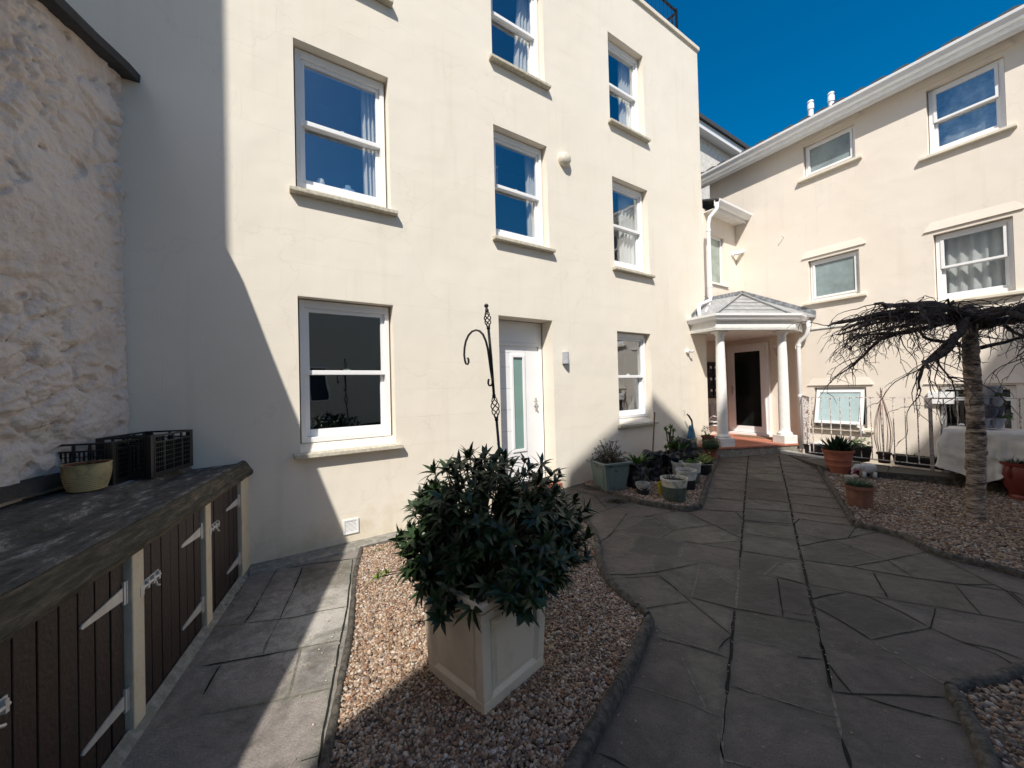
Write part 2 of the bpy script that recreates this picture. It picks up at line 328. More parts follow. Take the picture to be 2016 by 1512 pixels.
# ------------------------------------------------------------ MAIN BUILDING (A)
bA = thing('apartment_building', P0, 'tall cream rendered apartment block with white sash windows, filling the middle of the view', 'building', ROTA)
XR, ZT = 7.38, 8.03
opA = [(.405, 1.298, .94, 2.421), (.407, 1.298, 3.42, 4.872), (.407, 1.298, 5.69, 7.15), (2.614, 3.484, 3.404, 4.853), (2.625, 3.48, 5.688, 7.15),
       (4.82, 5.66, .88, 2.365), (4.808, 5.69, 3.36, 4.825), (4.80, 5.675, 5.687, 7.138), (2.62, 3.50, .20, 2.425)]
w = MB(); wall_face(w, -6, XR, -.4, ZT, [o for o in opA[:-1]], .13); wall_face(w, 0, 0, 0, 0, [], 0)
w = MB(); wall_face(w, -6, XR, -.4, ZT, opA, .24)
w.add([(XR, 0, -.4), (XR, 6, -.4), (XR, 6, ZT), (XR, 0, ZT)], [(0, 1, 2, 3)]); w.add([(-6, 0, -.4), (-6, 6, -.4), (-6, 6, ZT), (-6, 0, ZT)], [(0, 1, 2, 3)])
w.add([(-6, 6, -.4), (XR, 6, -.4), (XR, 6, ZT), (-6, 6, ZT)], [(0, 1, 2, 3)]); w.add([(-6, 0, ZT), (XR, 0, ZT), (XR, 6, ZT), (-6, 6, ZT)], [(0, 1, 2, 3)])
w.build('wall', CREAM, bA)
c = MB(); c.sweep([(-.30, 0), (-.30, .05), (-.01, .075), (.035, .065), (.035, .0)], [(-6, 0, ZT), (XR + .03, 0, ZT)]); c.sweep([(-.3, 0), (-.3, .05), (.03, .065), (.03, 0)], [(XR, .3, ZT), (XR, 6, ZT)]); c.build('coping', SILLB, bA)
curts = {0: None, 1: [(.74, .97, .02)], 2: [(.1, .4, 0), (.7, .97, 0)], 3: [(.78, .98, .03)], 4: [(.72, .98, -.12)], 5: None, 6: [(.5, .97, 0)], 7: [(.62, .98, 0), (.05, .15, 0)]}
wins = []
for i, (a, b, zs, zt) in enumerate(opA[:-1]):
    gg_ = GLASSD if i == 0 else GLASS
    wins.append(sash_window(bA, a, b, zt, zs, curts[i], glass=gg_, rm=(ROOMB if i in (5, 6) else DARK), roomd=.7))
# things on the inside of the panes
def small_flower(par, x, z, y=.26):
    m = MB()
    for k in range(26):
        p = V((x + random.uniform(-.018, .018), y + random.uniform(-.015, .015), z + .08 + random.uniform(0, .15))); d = V((random.uniform(-1, 1), random.uniform(-1, .2), random.uniform(-.2, 1)))
        m.leaf(p, d, V((0, 0, 1)), .028, .022, .2, .2, 2)
    m.build('flower', MAG, par); q = MB(); q.tube([(x, y, z - .02), (x, y, z + .1)], .006, 6); q.lathe([(.02, -.03), (.028, .02), (.026, .03)], (x, y, z), 10); q.build('vase', WPAINT, par)
small_flower(wins[3], 2.72, 3.60)
q = MB(); q.tube([(2.80, .27, 4.62), (2.80, .27, 4.5)], .002, 4); q.lathe([(.03, 0), (.04, .008), (.0, .02)], (2.8, .27, 4.48), 12)
for k in range(5): q.tube([(2.8 + .03 * math.cos(k * 1.26), .27 + .03 * math.sin(k * 1.26), 4.47), (2.8 + .03 * math.cos(k * 1.26), .27 + .03 * math.sin(k * 1.26), 4.3 - .02 * k)], .004, 5)
q.build('wind_chime', GALV, wins[3])
q = MB(); q.lathe([(.0, 0), (.06, .0), (.08, .04), (.085, .09), (.07, .12), (.03, .14), (.03, .17), (.012, .175)], (.93, .3, 3.56), 16); q.build('pot', mat('blue_china', (.25, .38, .5), .3), wins[1], True)
q = MB(); q.lathe([(.0, 0), (.03, 0), (.045, .05), (.03, .1), (.0, .11)], (.66, .28, 3.62), 10); q.build('ornament', WPAINT, wins[1], True)
q = MB(); q.box(.60, .86, .26, .36, 3.5, 3.57); q.build('book', mat('pale_card', (.6, .58, .55)), wins[1])
# entrance door on A
dr = MB(); frame_box(dr, 2.625, 3.495, .21, 2.13, .06, .245, .32, wb=.045, wt=.05); dr.box(2.625, 3.495, .245, .30, 2.131, 2.42)
door = dr.build('door', WHITE, bA, bevel=.004)
lf = MB(); lx0, lx1, lz0, lz1 = 2.69, 3.43, .257, 2.078
gx0, gx1, gz0_, gz1_ = 2.995, 3.16, .66, 1.93
for (a, b, c_, d) in ((lx0, gx0, lz0, lz1), (gx1, lx1, lz0, lz1), (gx0, gx1, lz0, gz0_), (gx0, gx1, gz1_, lz1)): lf.box(a, b, .262, .30, c_, d)
leafo = lf.build('door_leaf', WHITE, door)
gr = MB()
for zz in (.33, .62, .92, 1.21, 1.5, 1.79, 1.99): gr.box(lx0 + .01, gx0 - .04, .2605, .2625, zz, zz + .004)
gr.box(gx1 + .045, gx1 + .048, .2605, .2625, lz0 + .03, lz1 - .03); gr.build('door_groove', mat('groove_grey', (.45, .45, .45)), door)
gf = MB(); frame_box(gf, gx0 - .035, gx1 + .035, gz0_ - .035, gz1_ + .035, .04, .247, .262); gf.build('glazing_bead', WHITE, door, bevel=.005)
gp_ = MB(); gp_.box(gx0 + .004, gx1 - .004, .27, .276, gz0_, gz1_); gp_.build('pane', DFROST, door)
h = MB(); h.box(3.36, 3.385, .25, .262, 1.18, 1.36); h.tube([(3.372, .25, 1.31), (3.372, .215, 1.31), (3.30, .212, 1.31)], .008, 8); h.lathe([(.014, 0), (.014, .03)], (0, 0, 0), 12, M=Matrix.Translation((3.372, .25, 1.215)) @ Matrix.Rotation(R(90), 4, 'X')); h.build('handle', CHROME, door, True, angle=R(30))
th = MB(); th.box(2.60, 3.52, -.10, .24, .13, .20); th.build('doorstep', TERRA, bA, bevel=.004)
# roof terrace railing (own thing)
rl = thing('terrace_railing', wA(5.5, .25, ZT + .05), 'black iron railing on the flat roof of the tall block', 'railing', ROTA)
m = MB(); m.box(-.6, 1.62, -.018, .018, .80, .83); m.box(-.6, 1.62, -.01, .01, .06, .08); m.build('rail', BLACKM, rl)
for k in range(18):
    m = MB(); x = -.55 + k * .125; m.tube([(x, 0, .0), (x, 0, .8)], .009, 6); m.build('baluster', BLACKM, rl)
m = MB(); m.box(1.60, 1.64, -.02, .02, -.02, .86); m.build('post', BLACKM, rl)
m = MB(); m.box(1.62, 1.66, 0, 1.9, .80, .83);
for k in range(12): m.tube([(1.64, .15 * k + .1, 0), (1.64, .15 * k + .1, .8)], .009, 6)
m.build('side_rail', BLACKM, rl)

# ------------------------------------------------------------ SIDE BUILDING (B)
bB = thing('side_building', BO, 'lower cream building on the right with long white gutter and hooded windows', 'building', ROTB)
BZ = 6.12
opB = [(-.09, .68, 5.35, 5.96), (1.54, 2.29, 4.92, 5.92), (-.07, .68, 2.99, 3.76), (1.56, 2.31, 2.66, 3.68), (-.04, .71, .66, 1.37), (1.55, 2.28, -1.1, 1.37)]
alc = (-1.95, -.33, .2, 2.44)
w = MB(); wall_face(w, -1.95, 7, -1.25, BZ, opB + [alc], .20)
w.add([(-1.95, .20, .2), (-.33, .20, .2), (-.33, .20, 2.44), (-1.95, .20, 2.44)], [(0, 1, 2, 3)])
w.add([(7, 0, -1.25), (7, 5, -1.25), (7, 5, BZ), (7, 0, BZ)], [(0, 1, 2, 3)]); w.add([(-1.95, 5, 0), (7, 5, 0), (7, 5, BZ), (-1.95, 5, BZ)], [(0, 1, 2, 3)])
w.build('wall', CREAMB, bB)
def fixed_window(a, b, c_, d, pane, top=.05, out=False):
    y = .07; f = MB(); frame_box(f, a + .01, b - .01, c_ + .01, d - .01, .04, y, y + .07); w = f.build('window', WHITE, bB, bevel=.003)
    if not out:
        s = MB(); frame_box(s, a + .05, b - .05, c_ + .05, d - .05, .035, y - .012, y + .04); s.build('sash', WHITE, w, bevel=.003)
        p = MB(); p.box(a + .085, b - .085, y + .01, y + .02, c_ + .085, d - .085); p.build('pane', pane, w)
    return w
def hood(par, a, b, z):
    m = MB(); e = .10
    m.hexa([(a - e, -.022, z), (b + e, -.022, z), (b + e, -.001, z), (a - e, -.001, z)], [(a - .02, -.004, z + .13), (b + .02, -.004, z + .13), (b + .02, -.001, z + .13), (a - .02, -.001, z + .13)])
    m.build('drip_hood', CREAMB, par)
def cillB(par, a, b, z, e=.09):
    m = MB(); m.hexa([(a - e, -.06, z - .04), (b + e, -.06, z - .04), (b + e, -.001, z - .05), (a - e, -.001, z - .05)], [(a - e, -.06, z), (b + e, -.06, z), (b + e, -.001, z + .015), (a - e, -.001, z + .015)])
    m.hexa([(a + .001, -.001, z - .03), (b - .001, -.001, z - .03), (b - .001, .08, z - .03), (a + .001, .08, z - .03)], [(a + .001, -.001, z + .015), (b - .001, -.001, z + .015), (b - .001, .08, z + .03), (a + .001, .08, z + .03)])
    m.build('cill', SILLB, par, bevel=.004)
for i in (0, 2):
    a, b, c_, d = opB[i]; w = fixed_window(a, b, c_, d, FROST); hood(w, a, b, d + .06); cillB(w, a, b, c_ - .02)
    room(w, a, b, c_, d, .2, .4, DARK)
for i in (1, 3):
    a, b, c_, d = opB[i]; y = .07; f = MB(); frame_box(f, a + .01, b - .01, c_ + .01, d - .01, .05, y, y + .1); w = f.build('window', WHITE, bB, bevel=.003)
    zm = (c_ + d) / 2 - .02; u = MB(); frame_box(u, a + .06, b - .06, zm, d - .06, .035, y - .01, y + .03); u.build('sash', WHITE, w, bevel=.003)
    u = MB(); frame_box(u, a + .06, b - .06, c_ + .06, zm + .03, .035, y + .04, y + .08, wb=.05); u.build('sash', WHITE, w, bevel=.003)
    p = MB(); p.box(a + .095, b - .095, y + .005, y + .012, zm + .035, d - .095); p.build('pane', GLASS, w); p = MB(); p.box(a + .095, b - .095, y + .055, y + .062, c_ + .11, zm - .005); p.build('pane', GLASS, w)
    hood(w, a, b, d + .06); cillB(w, a, b, c_ - .02); room(w, a - .1, b + .1, c_ - .1, d + .1, .201, .7, ROOMB)
    if i == 3: curtain(w, a + .03, b - .05, c_, d, .215, amp=.02, k=11)
    else: curtain(w, a + .03, b - .03, c_, d, .205, mat('net_curtain', (.40, .43, .43), .9, .5, 5), .005, 5)
# bottom hung-out window
a, b, c_, d = opB[4]; w = fixed_window(a, b, c_, d, FROSTB, out=True); hood(w, a, b, d + .04); cillB(w, a, b, c_ - .02); room(w, a, b, c_, d, .2, .4, DARK)
T = Matrix.Translation((0, .045, d - .06)) @ Matrix.Rotation(R(14), 4, 'X') @ Matrix.Translation((0, -.045, -(d - .06)))
T = Matrix.Translation((0, .045, d - .06)) @ Matrix.Rotation(R(-14), 4, 'X') @ Matrix.Translation((0, -.045, -(d - .06)))
s = MB()
for q_ in ((a + .03, a + .08, c_ + .04, d - .05), (b - .08, b - .03, c_ + .04, d - .05)): s.box(q_[0], q_[1], .02, .06, q_[2], q_[3], T)
s.box(a + .08, b - .08, .02, .06, c_ + .04, c_ + .09, T); s.box(a + .08, b - .08, .02, .06, d - .10, d - .05, T); s.build('sash', WHITE, w, bevel=.003)
p = MB(); p.box(a + .08, b - .08, .035, .045, c_ + .09, d - .10, T); p.build('pane', FROSTB, w)
# basement glazed door
a, b, c_, d = opB[5]; f = MB(); y = .07
frame_box(f, a + .01, b - .01, c_, d - .01, .05, y, y + .07); f.box(a + .06, b - .06, y, y + .07, d - .22, d - .17); f.box(a + .06, b - .06, y, y + .07, .50, .56)
f.box(a - .10, a + .16, -.05, .06, 1.10, 1.17); f.box(a - .10, a + .16, -.05, .06, 1.19, 1.28)
w = f.build('window', WHITE, bB, bevel=.003); hood(w, a - .05, b, d + .03); room(w, a, b, c_, d, .2, .6, DARK)
for zz in ((d - .17, d - .06), (.56, d - .22), (c_ + .05, .50)):
    p = MB(); p.box(a + .06, b - .06, y + .03, y + .04, *zz); p.build('pane', GLASSD, w)
p = MB(); curtain(w, a + .06, a + .35, .6, d - .2, .2, mat('brown_curtain', (.12, .09, .07)), .01, 9)
# eaves: fascia, soffit, gutter, tiles
m = MB(); m.box(-3.2, 7.2, -.16, -.002, BZ - .02, BZ); m.box(-3.2, 7.2, -.18, -.16, BZ - .03, BZ + .2); m.build('fascia', WPAINT, bB, bevel=.004)
gpr = [(0, 0), (.03, -.01), (.075, .01), (.09, .045), (.115, .07), (.12, .11), (.105, .11), (.10, .075), (.07, .05), (.06, .02), (.02, .01), (.01, .11), (0, .11)]
m = MB(); m.sweep(gpr, [(7.2, -.182, BZ + .05), (-3.2, -.182, BZ + .05)][::-1]); m.sweep([(.0, -.005), (.05, -.005), (.075, .02), (.0, .05)], [(-3.2, -.165, BZ - .09), (7.2, -.165, BZ - .09)]); m.build('gutter', WHITE, bB, True, angle=R(35))
m = MB(); rf = math.tan(R(24))
m.hexa([(-3.2, -.16, BZ + .19), (7.2, -.16, BZ + .19), (7.2, 2.6, BZ + .19 + 2.76 * rf), (-3.2, 2.6, BZ + .19 + 2.76 * rf)], [(-3.2, -.16, BZ + .22), (7.2, -.16, BZ + .22), (7.2, 2.6, BZ + .22 + 2.76 * rf), (-3.2, 2.6, BZ + .22 + 2.76 * rf)])
m.hexa([(-3.2, 2.6, BZ + .19 + 2.76 * rf), (7.2, 2.6, BZ + .19 + 2.76 * rf), (7.2, 5.2, BZ), (-3.2, 5.2, BZ)], [(-3.2, 2.6, BZ + .22 + 2.76 * rf), (7.2, 2.6, BZ + .22 + 2.76 * rf), (7.2, 5.2, BZ + .03), (-3.2, 5.2, BZ + .03)])
x = -3.2
while x < 7.1:
    for r_ in range(3):
        y0 = -.22 + r_ * .25; z0 = BZ + .225 + (y0 + .16) * rf
        m.hexa([(x, y0, z0), (x + .25, y0, z0), (x + .25, y0 + .28, z0 + .28 * rf), (x, y0 + .28, z0 + .28 * rf)], [(x + .02, y0, z0 + .035), (x + .16, y0, z0 + .05), (x + .16, y0 + .28, z0 + .035 + .28 * rf), (x + .02, y0 + .28, z0 + .03 + .28 * rf)])
    x += .26
m.build('roof', SLATE, bB)
for xx, hh in ((-.13, .36), (.20, .30)):
    m = MB(); zb = BZ + .2 + .66 * rf; m.lathe([(.045, 0), (.045, hh), (.055, hh), (.055, hh + .10), (.045, hh + .12), (.045, hh + .13), (.055, hh + .14), (.05, hh + .17)], (xx, .5, zb - .1), 16); m.build('flue_pipe', WHITE, bB, True, angle=R(30))
m = MB(); m.box(-.2, 1.3, -.02, -.001, 2.46, 2.49); m.build('cable_trunking', WPAINT, bB)
m = MB(); m.tube([(-.46, .0, 4.36), (-.46, -.09, 4.37), (-.46, -.09, 4.40)], .006, 6); m.build('bracket', WPAINT, bB)
# waste pipes at basement level
m = MB(); m.tube([(-.1, -.05, .30), (.1, -.06, .33), (.13, -.08, .30), (.13, -.08, -.5)], .05, 10); m.tube([(.66, -.04, .68), (.70, -.2, .60), (.74, -.24, .6)], .02, 8); m.build('waste_pipe', WPAINT, bB, True)
# door in the alcove
f = MB(); dx0, dx1 = -1.74, -.88; dz0, dz1 = .36, 2.33; y = .15
frame_box(f, dx0, dx1, dz0, dz1, .06, y - .02, y + .05, wb=.06); f.box(dx0 - .03, dx1 + .03, y - .10, y - .02, dz0, dz0 + .05)
pd = f.build('door', WHITE, bB, bevel=.004)
f = MB(); frame_box(f, dx0 + .06, dx1 - .06, dz0 + .06, dz1 - .06, .10, y - .035, y + .01, wb=.13); f.build('door_leaf', WHITE, pd, bevel=.004)
f = MB(); f.box(dx0 + .16, dx1 - .16, y - .02, y - .012, dz0 + .19, dz1 - .16); f.build('pane', mat('black_glass', (.006, .009, .009), .08, .1, 3, spec=.2), pd)
f = MB(); f.box(dx0 + .09, dx0 + .12, y - .045, y - .035, 1.24, 1.44); f.tube([(dx0 + .105, y - .045, 1.37), (dx0 + .105, y - .085, 1.37), (dx0 + .2, y - .085, 1.37)], .009, 8); f.build('handle', GALV, pd)

# wing between the blocks (part of the side building's volume, own thing)
W0 = wB(-1.4, 0, 0)
wg = thing('stair_wing', W0, 'small cream wing squeezed between the two blocks above the porch, with one narrow window', 'building', ROTA)
w = MB(); wop = (-1.02, -.50, 3.56, 4.56)
wall_face(w, -2.2, .32, 2.46, 5.02, [wop], .1); w.add([(-2.2, 0, 2.46), (.32, 0, 2.46), (.32, 1.5, 2.46), (-2.2, 1.5, 2.46)], [(0, 1, 2, 3)]); w.build('wall', CREAMB, wg)
w = MB(); w.box(-2.0, .40, .44, .6, 0, 2.458); w.build('porch_side_wall', CREAMB, wg)
f = MB(); a, b, c_, d = wop; frame_box(f, a + .01, b - .01, c_, d, .045, .05, .11); ww = f.build('window', WHITE, wg, bevel=.003)
f = MB(); f.box(a + .05, b - .05, .07, .08, c_ + .04, d - .04); f.build('pane', mat('frosted_green', (.36, .43, .38), .25, .2, 3, spec=.8), ww)
f = MB(); f.box(a - .02, b + .1, -.035, .0, c_ - .035, c_ - .005); f.build('cill', WPAINT, ww)
m = MB(); m.box(-1.25, .45, -.22, -.001, 4.93, 4.95); m.box(-1.25, .45, -.24, -.22, 4.90, 5.06); m.build('fascia', WPAINT, wg)
m = MB(); m.sweep(gpr, [(-1.3, -.242, 4.96), (.47, -.242, 4.96)]); m.build('gutter', WHITE, wg, True, angle=R(35))
m = MB(); m.hexa([(-1.3, -.30, 5.07), (.45, -.30, 5.07), (.45, .9, 5.45), (-1.3, .9, 5.45)], [(-1.3, -.30, 5.10), (.45, -.30, 5.10), (.45, .9, 5.48), (-1.3, .9, 5.48)]); m.build('roof', SLATE, wg)

# house far behind, over the wing
fh = thing('far_house', P0 + NA * 2.5 + DA * 12, 'distant house with dark slate eaves just showing between the two blocks', 'house', ROTA)
m = MB(); m.box(-3.2, 6, 0, 5, 0, 9.35); m.build('wall', mat('far_render', (.74, .70, .64), .9), fh)
m = MB(); m.box(-3.4, 6.2, -.24, -.001, 9.30, 9.36); m.box(-3.4, 6.2, -.28, -.24, 9.28, 9.5); m.build('fascia', WHITE, fh)
m = MB(); m.hexa([(-3.4, -.36, 9.5), (6.2, -.36, 9.5), (6.2, 2.5, 10.3), (-3.4, 2.5, 10.3)], [(-3.4, -.36, 9.62), (6.2, -.36, 9.62), (6.2, 2.5, 10.42), (-3.4, 2.5, 10.42)]); m.build('roof', SLATE, fh)

# ------------------------------------------------------------ PORCH
po = thing('entrance_porch', (4.4, 7.2, .2), 'white canted porch with two round columns and a grey lead roof over the back door', 'porch')
OX = V((4.4, 7.2, .2))
def pl_(p): return (p[0] - OX.x, p[1] - OX.y, p[2] - OX.z)
cA = V((3.36, 7.185, 0)); c1 = V((3.60, 6.72, 0)); c2 = V((5.14, 6.93, 0)); cB = V((5.60, 7.36, 0))
floorpts = [V((3.32, 7.155, 0)), V((3.57, 6.77, 0)), V((5.20, 7.03, 0)), V((5.47, 7.55, 0)), wB(-.4, .15, 0), wB(-1.9, .15, 0), V((4.2, 8.6, 0)), wA(7.36, .6, 0), wA(7.39, -.02, 0), wA(6.8, -.002, 0)]
fl = [(p.x - OX.x, p.y - OX.y) for p in floorpts]
m = MB(); m.prism(fl, .13, .16); m.build('floor', TILE, po, bevel=.004)
ins = [(p[0] * .985, p[1] + .02) for p in fl]; m = MB(); m.prism(ins, -.2, .129); m.build('step', STONEG, po)
m = MB(); m.box(-.42, .36, -.02, .2, .1605, .172, Matrix.Translation((.55, .72, 0)) @ Matrix.Rotation(ROTB, 4, 'Z')); m.build('doormat', mat('coir', (.22, .15, .09), .95, .2, 60, .8, 120), po)
# ceiling + entablature + gutter
ceil = [cA, c1, c2, cB, wB(-.33, .2, 0), wB(-1.94, .2, 0), V((4.0, 8.7, 0)), wA(7.4, .5, 0), wA(7.39, -.01, 0)]
m = MB(); m.prism([(p.x - OX.x, p.y - OX.y) for p in ceil], 2.245, 2.27); m.build('ceiling', WPAINT, po)
path = [pl_((p.x, p.y, 2.44)) for p in (cA, c1, c2, cB)]
def off_path(d, z):
    pts = [cA, c1, c2, cB]; out = []
    for i, p in enumerate(pts):
        d0 = (pts[i] - pts[i - 1]).normalized() if i else (pts[1] - pts[0]).normalized(); d1 = (pts[i + 1] - pts[i]).normalized() if i < 3 else d0
        t = (d0 + d1).normalized(); s_ = t.cross(V((0, 0, 1))); out.append(p + s_ * d / max(.5, t.dot(d1)) + V((0, 0, z)))
    return [pl_(p) for p in out]
m = MB(); m.sweep([(-.09, -.005), (.0, -.005), (.0, .09), (-.01, .095), (-.01, .20), (-.09, .20)], off_path(0, 2.44)); m.build('entablature', WPAINT, po, bevel=.003)
m = MB(); m.sweep(gpr, off_path(-.008, 2.60)); m.build('gutter', WHITE, po, True, angle=R(35))
for cx_, cy_ in ((3.80, 6.985), (5.05, 7.165)):
    x, y = cx_ - OX.x, cy_ - OX.y
    m = MB(); Z = .16; H = 2.24
    prof = [(.0, Z + .15), (.115, Z + .15), (.122, Z + .165), (.122, Z + .185), (.108, Z + .20), (.095, Z + .215), (.09, Z + .24), (.088, Z + .30), (.086, Z + .9), (.078, Z + 1.6), (.070, H - .16), (.077, H - .155), (.077, H - .14), (.070, H - .135), (.070, H - .085), (.08, H - .07), (.095, H - .04), (.095, H - .03), (0, H - .03)]
    m.lathe(prof, (x, y, 0), 32); col = m.build('column', WPAINT, po, True, angle=R(40))
    m = MB(); Mx = Matrix.Translation((x, y, 0)) @ Matrix.Rotation(R(8), 4, 'Z'); m.box(-.135, .135, -.135, .135, Z, Z + .15, Mx); m.build('plinth', WPAINT, col, bevel=.005); m = MB(); m.box(-.1, .1, -.1, .1, H - .031, H, Mx); m.build('abacus', WPAINT, col, bevel=.005)
# lead roof
ap = V((5.02, 8.30, 3.40)); rA = wA(6.9, -.002, 2.72); e1 = c1 + V((0.05, .06, 2.72)); e2 = c2 + V((-.03, .07, 2.72)); rB = wB(0.03, -.002, 2.72)
r1 = V((4.05, 7.50, 3.02)); rAc = wA(7.33, -.002, 3.0)
m = MB(); P_ = [pl_(p) for p in (rA, e1, e2, rB, ap, wA(7.42, .03, 3.12))]
m.add(P_ + [(p[0], p[1], p[2] - .04) for p in P_], [(0, 1, 5), (1, 4, 5), (1, 2, 4), (2, 3, 4), (6, 7, 1, 0), (7, 8, 2, 1), (8, 9, 3, 2)]); 
m.build('roof', LEAD, po)
fsm = mat('flashing_lead', (.30, .32, .34), .5, .35, 14, .2, 40, col2=(.15, .16, .18))
m = MB()
def strip(a_, b_, nrm, h0, h1, w_, t=.012):
    a_, b_ = V(a_), V(b_); m.hexa([pl_(a_ + nrm * t), pl_(b_ + nrm * t), pl_(b_), pl_(a_)], [pl_(a_ + nrm * t + V((0, 0, h1))), pl_(b_ + nrm * t + V((0, 0, h1))), pl_(b_ + V((0, 0, h1))), pl_(a_ + V((0, 0, h1)))])
strip(ap, rB, -NB, 0, .09, 0); strip(wA(7.40, .02, 3.08), ap + V((0, 0, 0)), -NA, 0, .09, 0); strip(rA + V((0, 0, .01)), wA(7.36, -.002, 3.05), -NA, 0, .08, 0)
m.build('flashing', fsm, po)
m = MB(); m.tube([pl_(ap + V((-.02, -.03, .02))), pl_(e1 + V((0, 0, .03)))], .02, 8); m.tube([pl_(ap + V((-.02, -.03, .02))), pl_(e2 + V((0, 0, .03)))], .02, 8)
for k in range(1, 5):
    t = k / 5; a_ = e1.lerp(ap, t * .9) + V((0, 0, .012)); b_ = e2.lerp(ap, t * .9) + V((0, 0, .012)); m.tube([pl_(a_), pl_(b_)], .006, 6)
m.build('roof_roll', LEAD, po, True)
# downpipes
dp = thing('downpipe', wA(7.32, -.09, 2.7), 'white downpipe running down the corner of the tall block and across the porch roof', 'pipe', ROTA)
def w2A(s_, n_, z_): return (s_ - 7.32, n_ + .09, z_ - 2.7)
m = MB(); gtop = 4.93
m.tube([w2A(7.52, -.22, gtop + .05), w2A(7.52, -.22, gtop - .06), w2A(7.43, -.12, gtop - .22), w2A(7.43, -.09, gtop - .35), w2A(7.43, -.09, 3.18), w2A(7.40, -.09, 3.10), w2A(7.02, -.10, 2.98), w2A(6.95, -.12, 2.9), w2A(6.95, -.14, 2.66)], .034, 12)
m.build('pipe', WHITE, dp, True)
for z_ in (4.45, 3.35):
    m = MB(); m.lathe([(.042, 0), (.042, .035)], w2A(7.43, -.09, z_), 12); m.build('pipe_clip', WHITE, dp)
m = MB(); m.tube([w2A(7.38, -.09, 3.06), w2A(7.30, -.13, 2.98), w2A(7.05, -.2, 2.86), w2A(7.02, -.22, 2.76)], .022, 10); m.build('branch_pipe', WHITE, dp, True)
m = MB(); m.tube([w2A(7.36, -.01, 5.2)] + [w2A(7.36 + .012 * math.sin(z * 3), -.012, z) for z in (4.8, 4.4, 4.0, 3.6, 3.2)], .005, 5); m.build('cable', WPAINT, dp)
dp2 = thing('downpipe', (5.62, 7.27, .3), 'white downpipe with a swan neck at the right end of the porch gutter', 'pipe')
m = MB(); b0 = V((5.62, 7.27, .3)); pp = [V((5.57, 7.18, 2.62)), V((5.57, 7.18, 2.48)), V((5.56, 7.22, 2.36)), V((5.50, 7.32, 2.25)), V((5.49, 7.34, 2.15)), V((5.49, 7.34, .22))]
m.tube([p - b0 for p in pp], .034, 12); m.build('pipe', WHITE, dp2, True)
for z_ in (2.16, 1.2):
    m = MB(); m.lathe([(.042, 0), (.042, .04)], V((5.49, 7.34, z_)) - b0, 12); m.build('pipe_clip', WHITE, dp2)

# lanterns, meters etc.
def lantern(loc, rz, label):
    t = thing('wall_lantern', loc, label, 'lamp', rz)
    m = MB(); m.lathe([(.02, 0), (.05, .01), (.05, .02), (.02, .04)], (0, 0, 0), 12, M=Matrix.Rotation(R(90), 4, 'X')); m.tube([(0, -.02, 0), (0, -.07, -.07), (0, -.12, -.08), (0, -.14, -.02), (0, -.13, .04)], .009, 8); m.tube([(0, -.03, -.1), (0, -.08, -.06), (0, -.05, .02)], .006, 6); m.build('bracket', WPAINT, t)
    m = MB(); m.lathe([(.03, .04), (.045, .06), (.075, .21), (.08, .22)], (0, -.13, 0), 6); m.build('glass', mat('lantern_glass', (.5, .5, .46), .2, .1), t)
    m = MB(); m.lathe([(.095, .21), (.095, .225), (.05, .28), (.015, .30), (.012, .34), (0, .35)], (0, -.13, 0), 6); m.build('cap', WPAINT, t); return t
lantern(wB(-.66, .2, 1.98), ROTB, 'white coach lantern on the wall to the right of the porch door')
lantern(wA(7.75, 1.0, 1.95), ROTA + R(-60), 'white coach lantern in the shade behind the left porch column')
mb_ = thing('meter_cabinet', wA(8.20, .52, .92), 'dark open cabinet of electricity meters in the shade behind the left column', 'cabinet', ROTA)
t = mb_
m = MB(); m.box(-.05, .62, -.02, .03, .25, 1.05); m.build('backboard', mat('meter_board', (.05, .045, .04)), t)
for k in range(9):
    m = MB(); x = .02 + (k % 3) * .19; z = .30 + (k // 3) * .25; m.box(x, x + .13, -.10, -.02, z, z + .17); q = m.build('meter', mat('meter_black', (.04, .04, .045), .3), t, bevel=.005)
    m = MB(); m.box(x + .03, x + .10, -.103, -.1005, z + .10, z + .15); m.build('dial', WPAINT, q)
m = MB(); m.box(.10, .42, -.07, -.02, -.35, .12); m.build('door', mat('grey_paint', (.4, .4, .4)), t)
im = thing('intercom', wB(-.60, .195, 1.35), 'small grey intercom panel on the wall behind the right column', 'intercom', ROTB)
m = MB(); m.box(-.04, .04, -.03, 0, 0, .2); m.build('panel', GALV, im, bevel=.004)
m = MB(); m.box(-.02, .02, -.033, -.0305, .12, .17); m.build('speaker_grille', BLACKP, im)

# fixtures on block A
t = thing('wall_lamp', wA(3.70, 0, 1.83), 'small grey half-cylinder wall lamp right of the white door', 'lamp', ROTA)
m = MB(); q_ = [(.045 * math.cos(a), -.01 - .075 * math.sin(a)) for a in [PI * k / 12 for k in range(13)]]; m.prism(q_, 0, .16); m.build('shade', mat('lamp_grey', (.42, .44, .47), .4), t, True, angle=R(40))
m = MB(); m.box(-.04, .04, -.009, 0, .01, .15); m.build('back_plate', GALV, t)
t = thing('alarm_dome', wA(3.785, 0, 4.75), 'round cream alarm cover high on the wall between two windows', 'alarm', ROTA)
m = MB(); m.lathe([(.10, 0), (.10, .03), (.085, .07), (.05, .095), (.0, .10)], (0, 0, 0), 28, M=Matrix.Rotation(R(90), 4, 'X')); m.build('cover', mat('cream_plastic', (.74, .68, .56), .5), t, True, angle=R(50))
m = MB(); m.lathe([(.105, 0), (.105, .012)], (0, 0, 0), 28, M=Matrix.Rotation(R(90), 4, 'X')); m.build('base_ring', SILLB, t)
t = thing('air_vent', wA(.83, 0, .175), 'square white louvred air vent low on the wall', 'vent', ROTA)
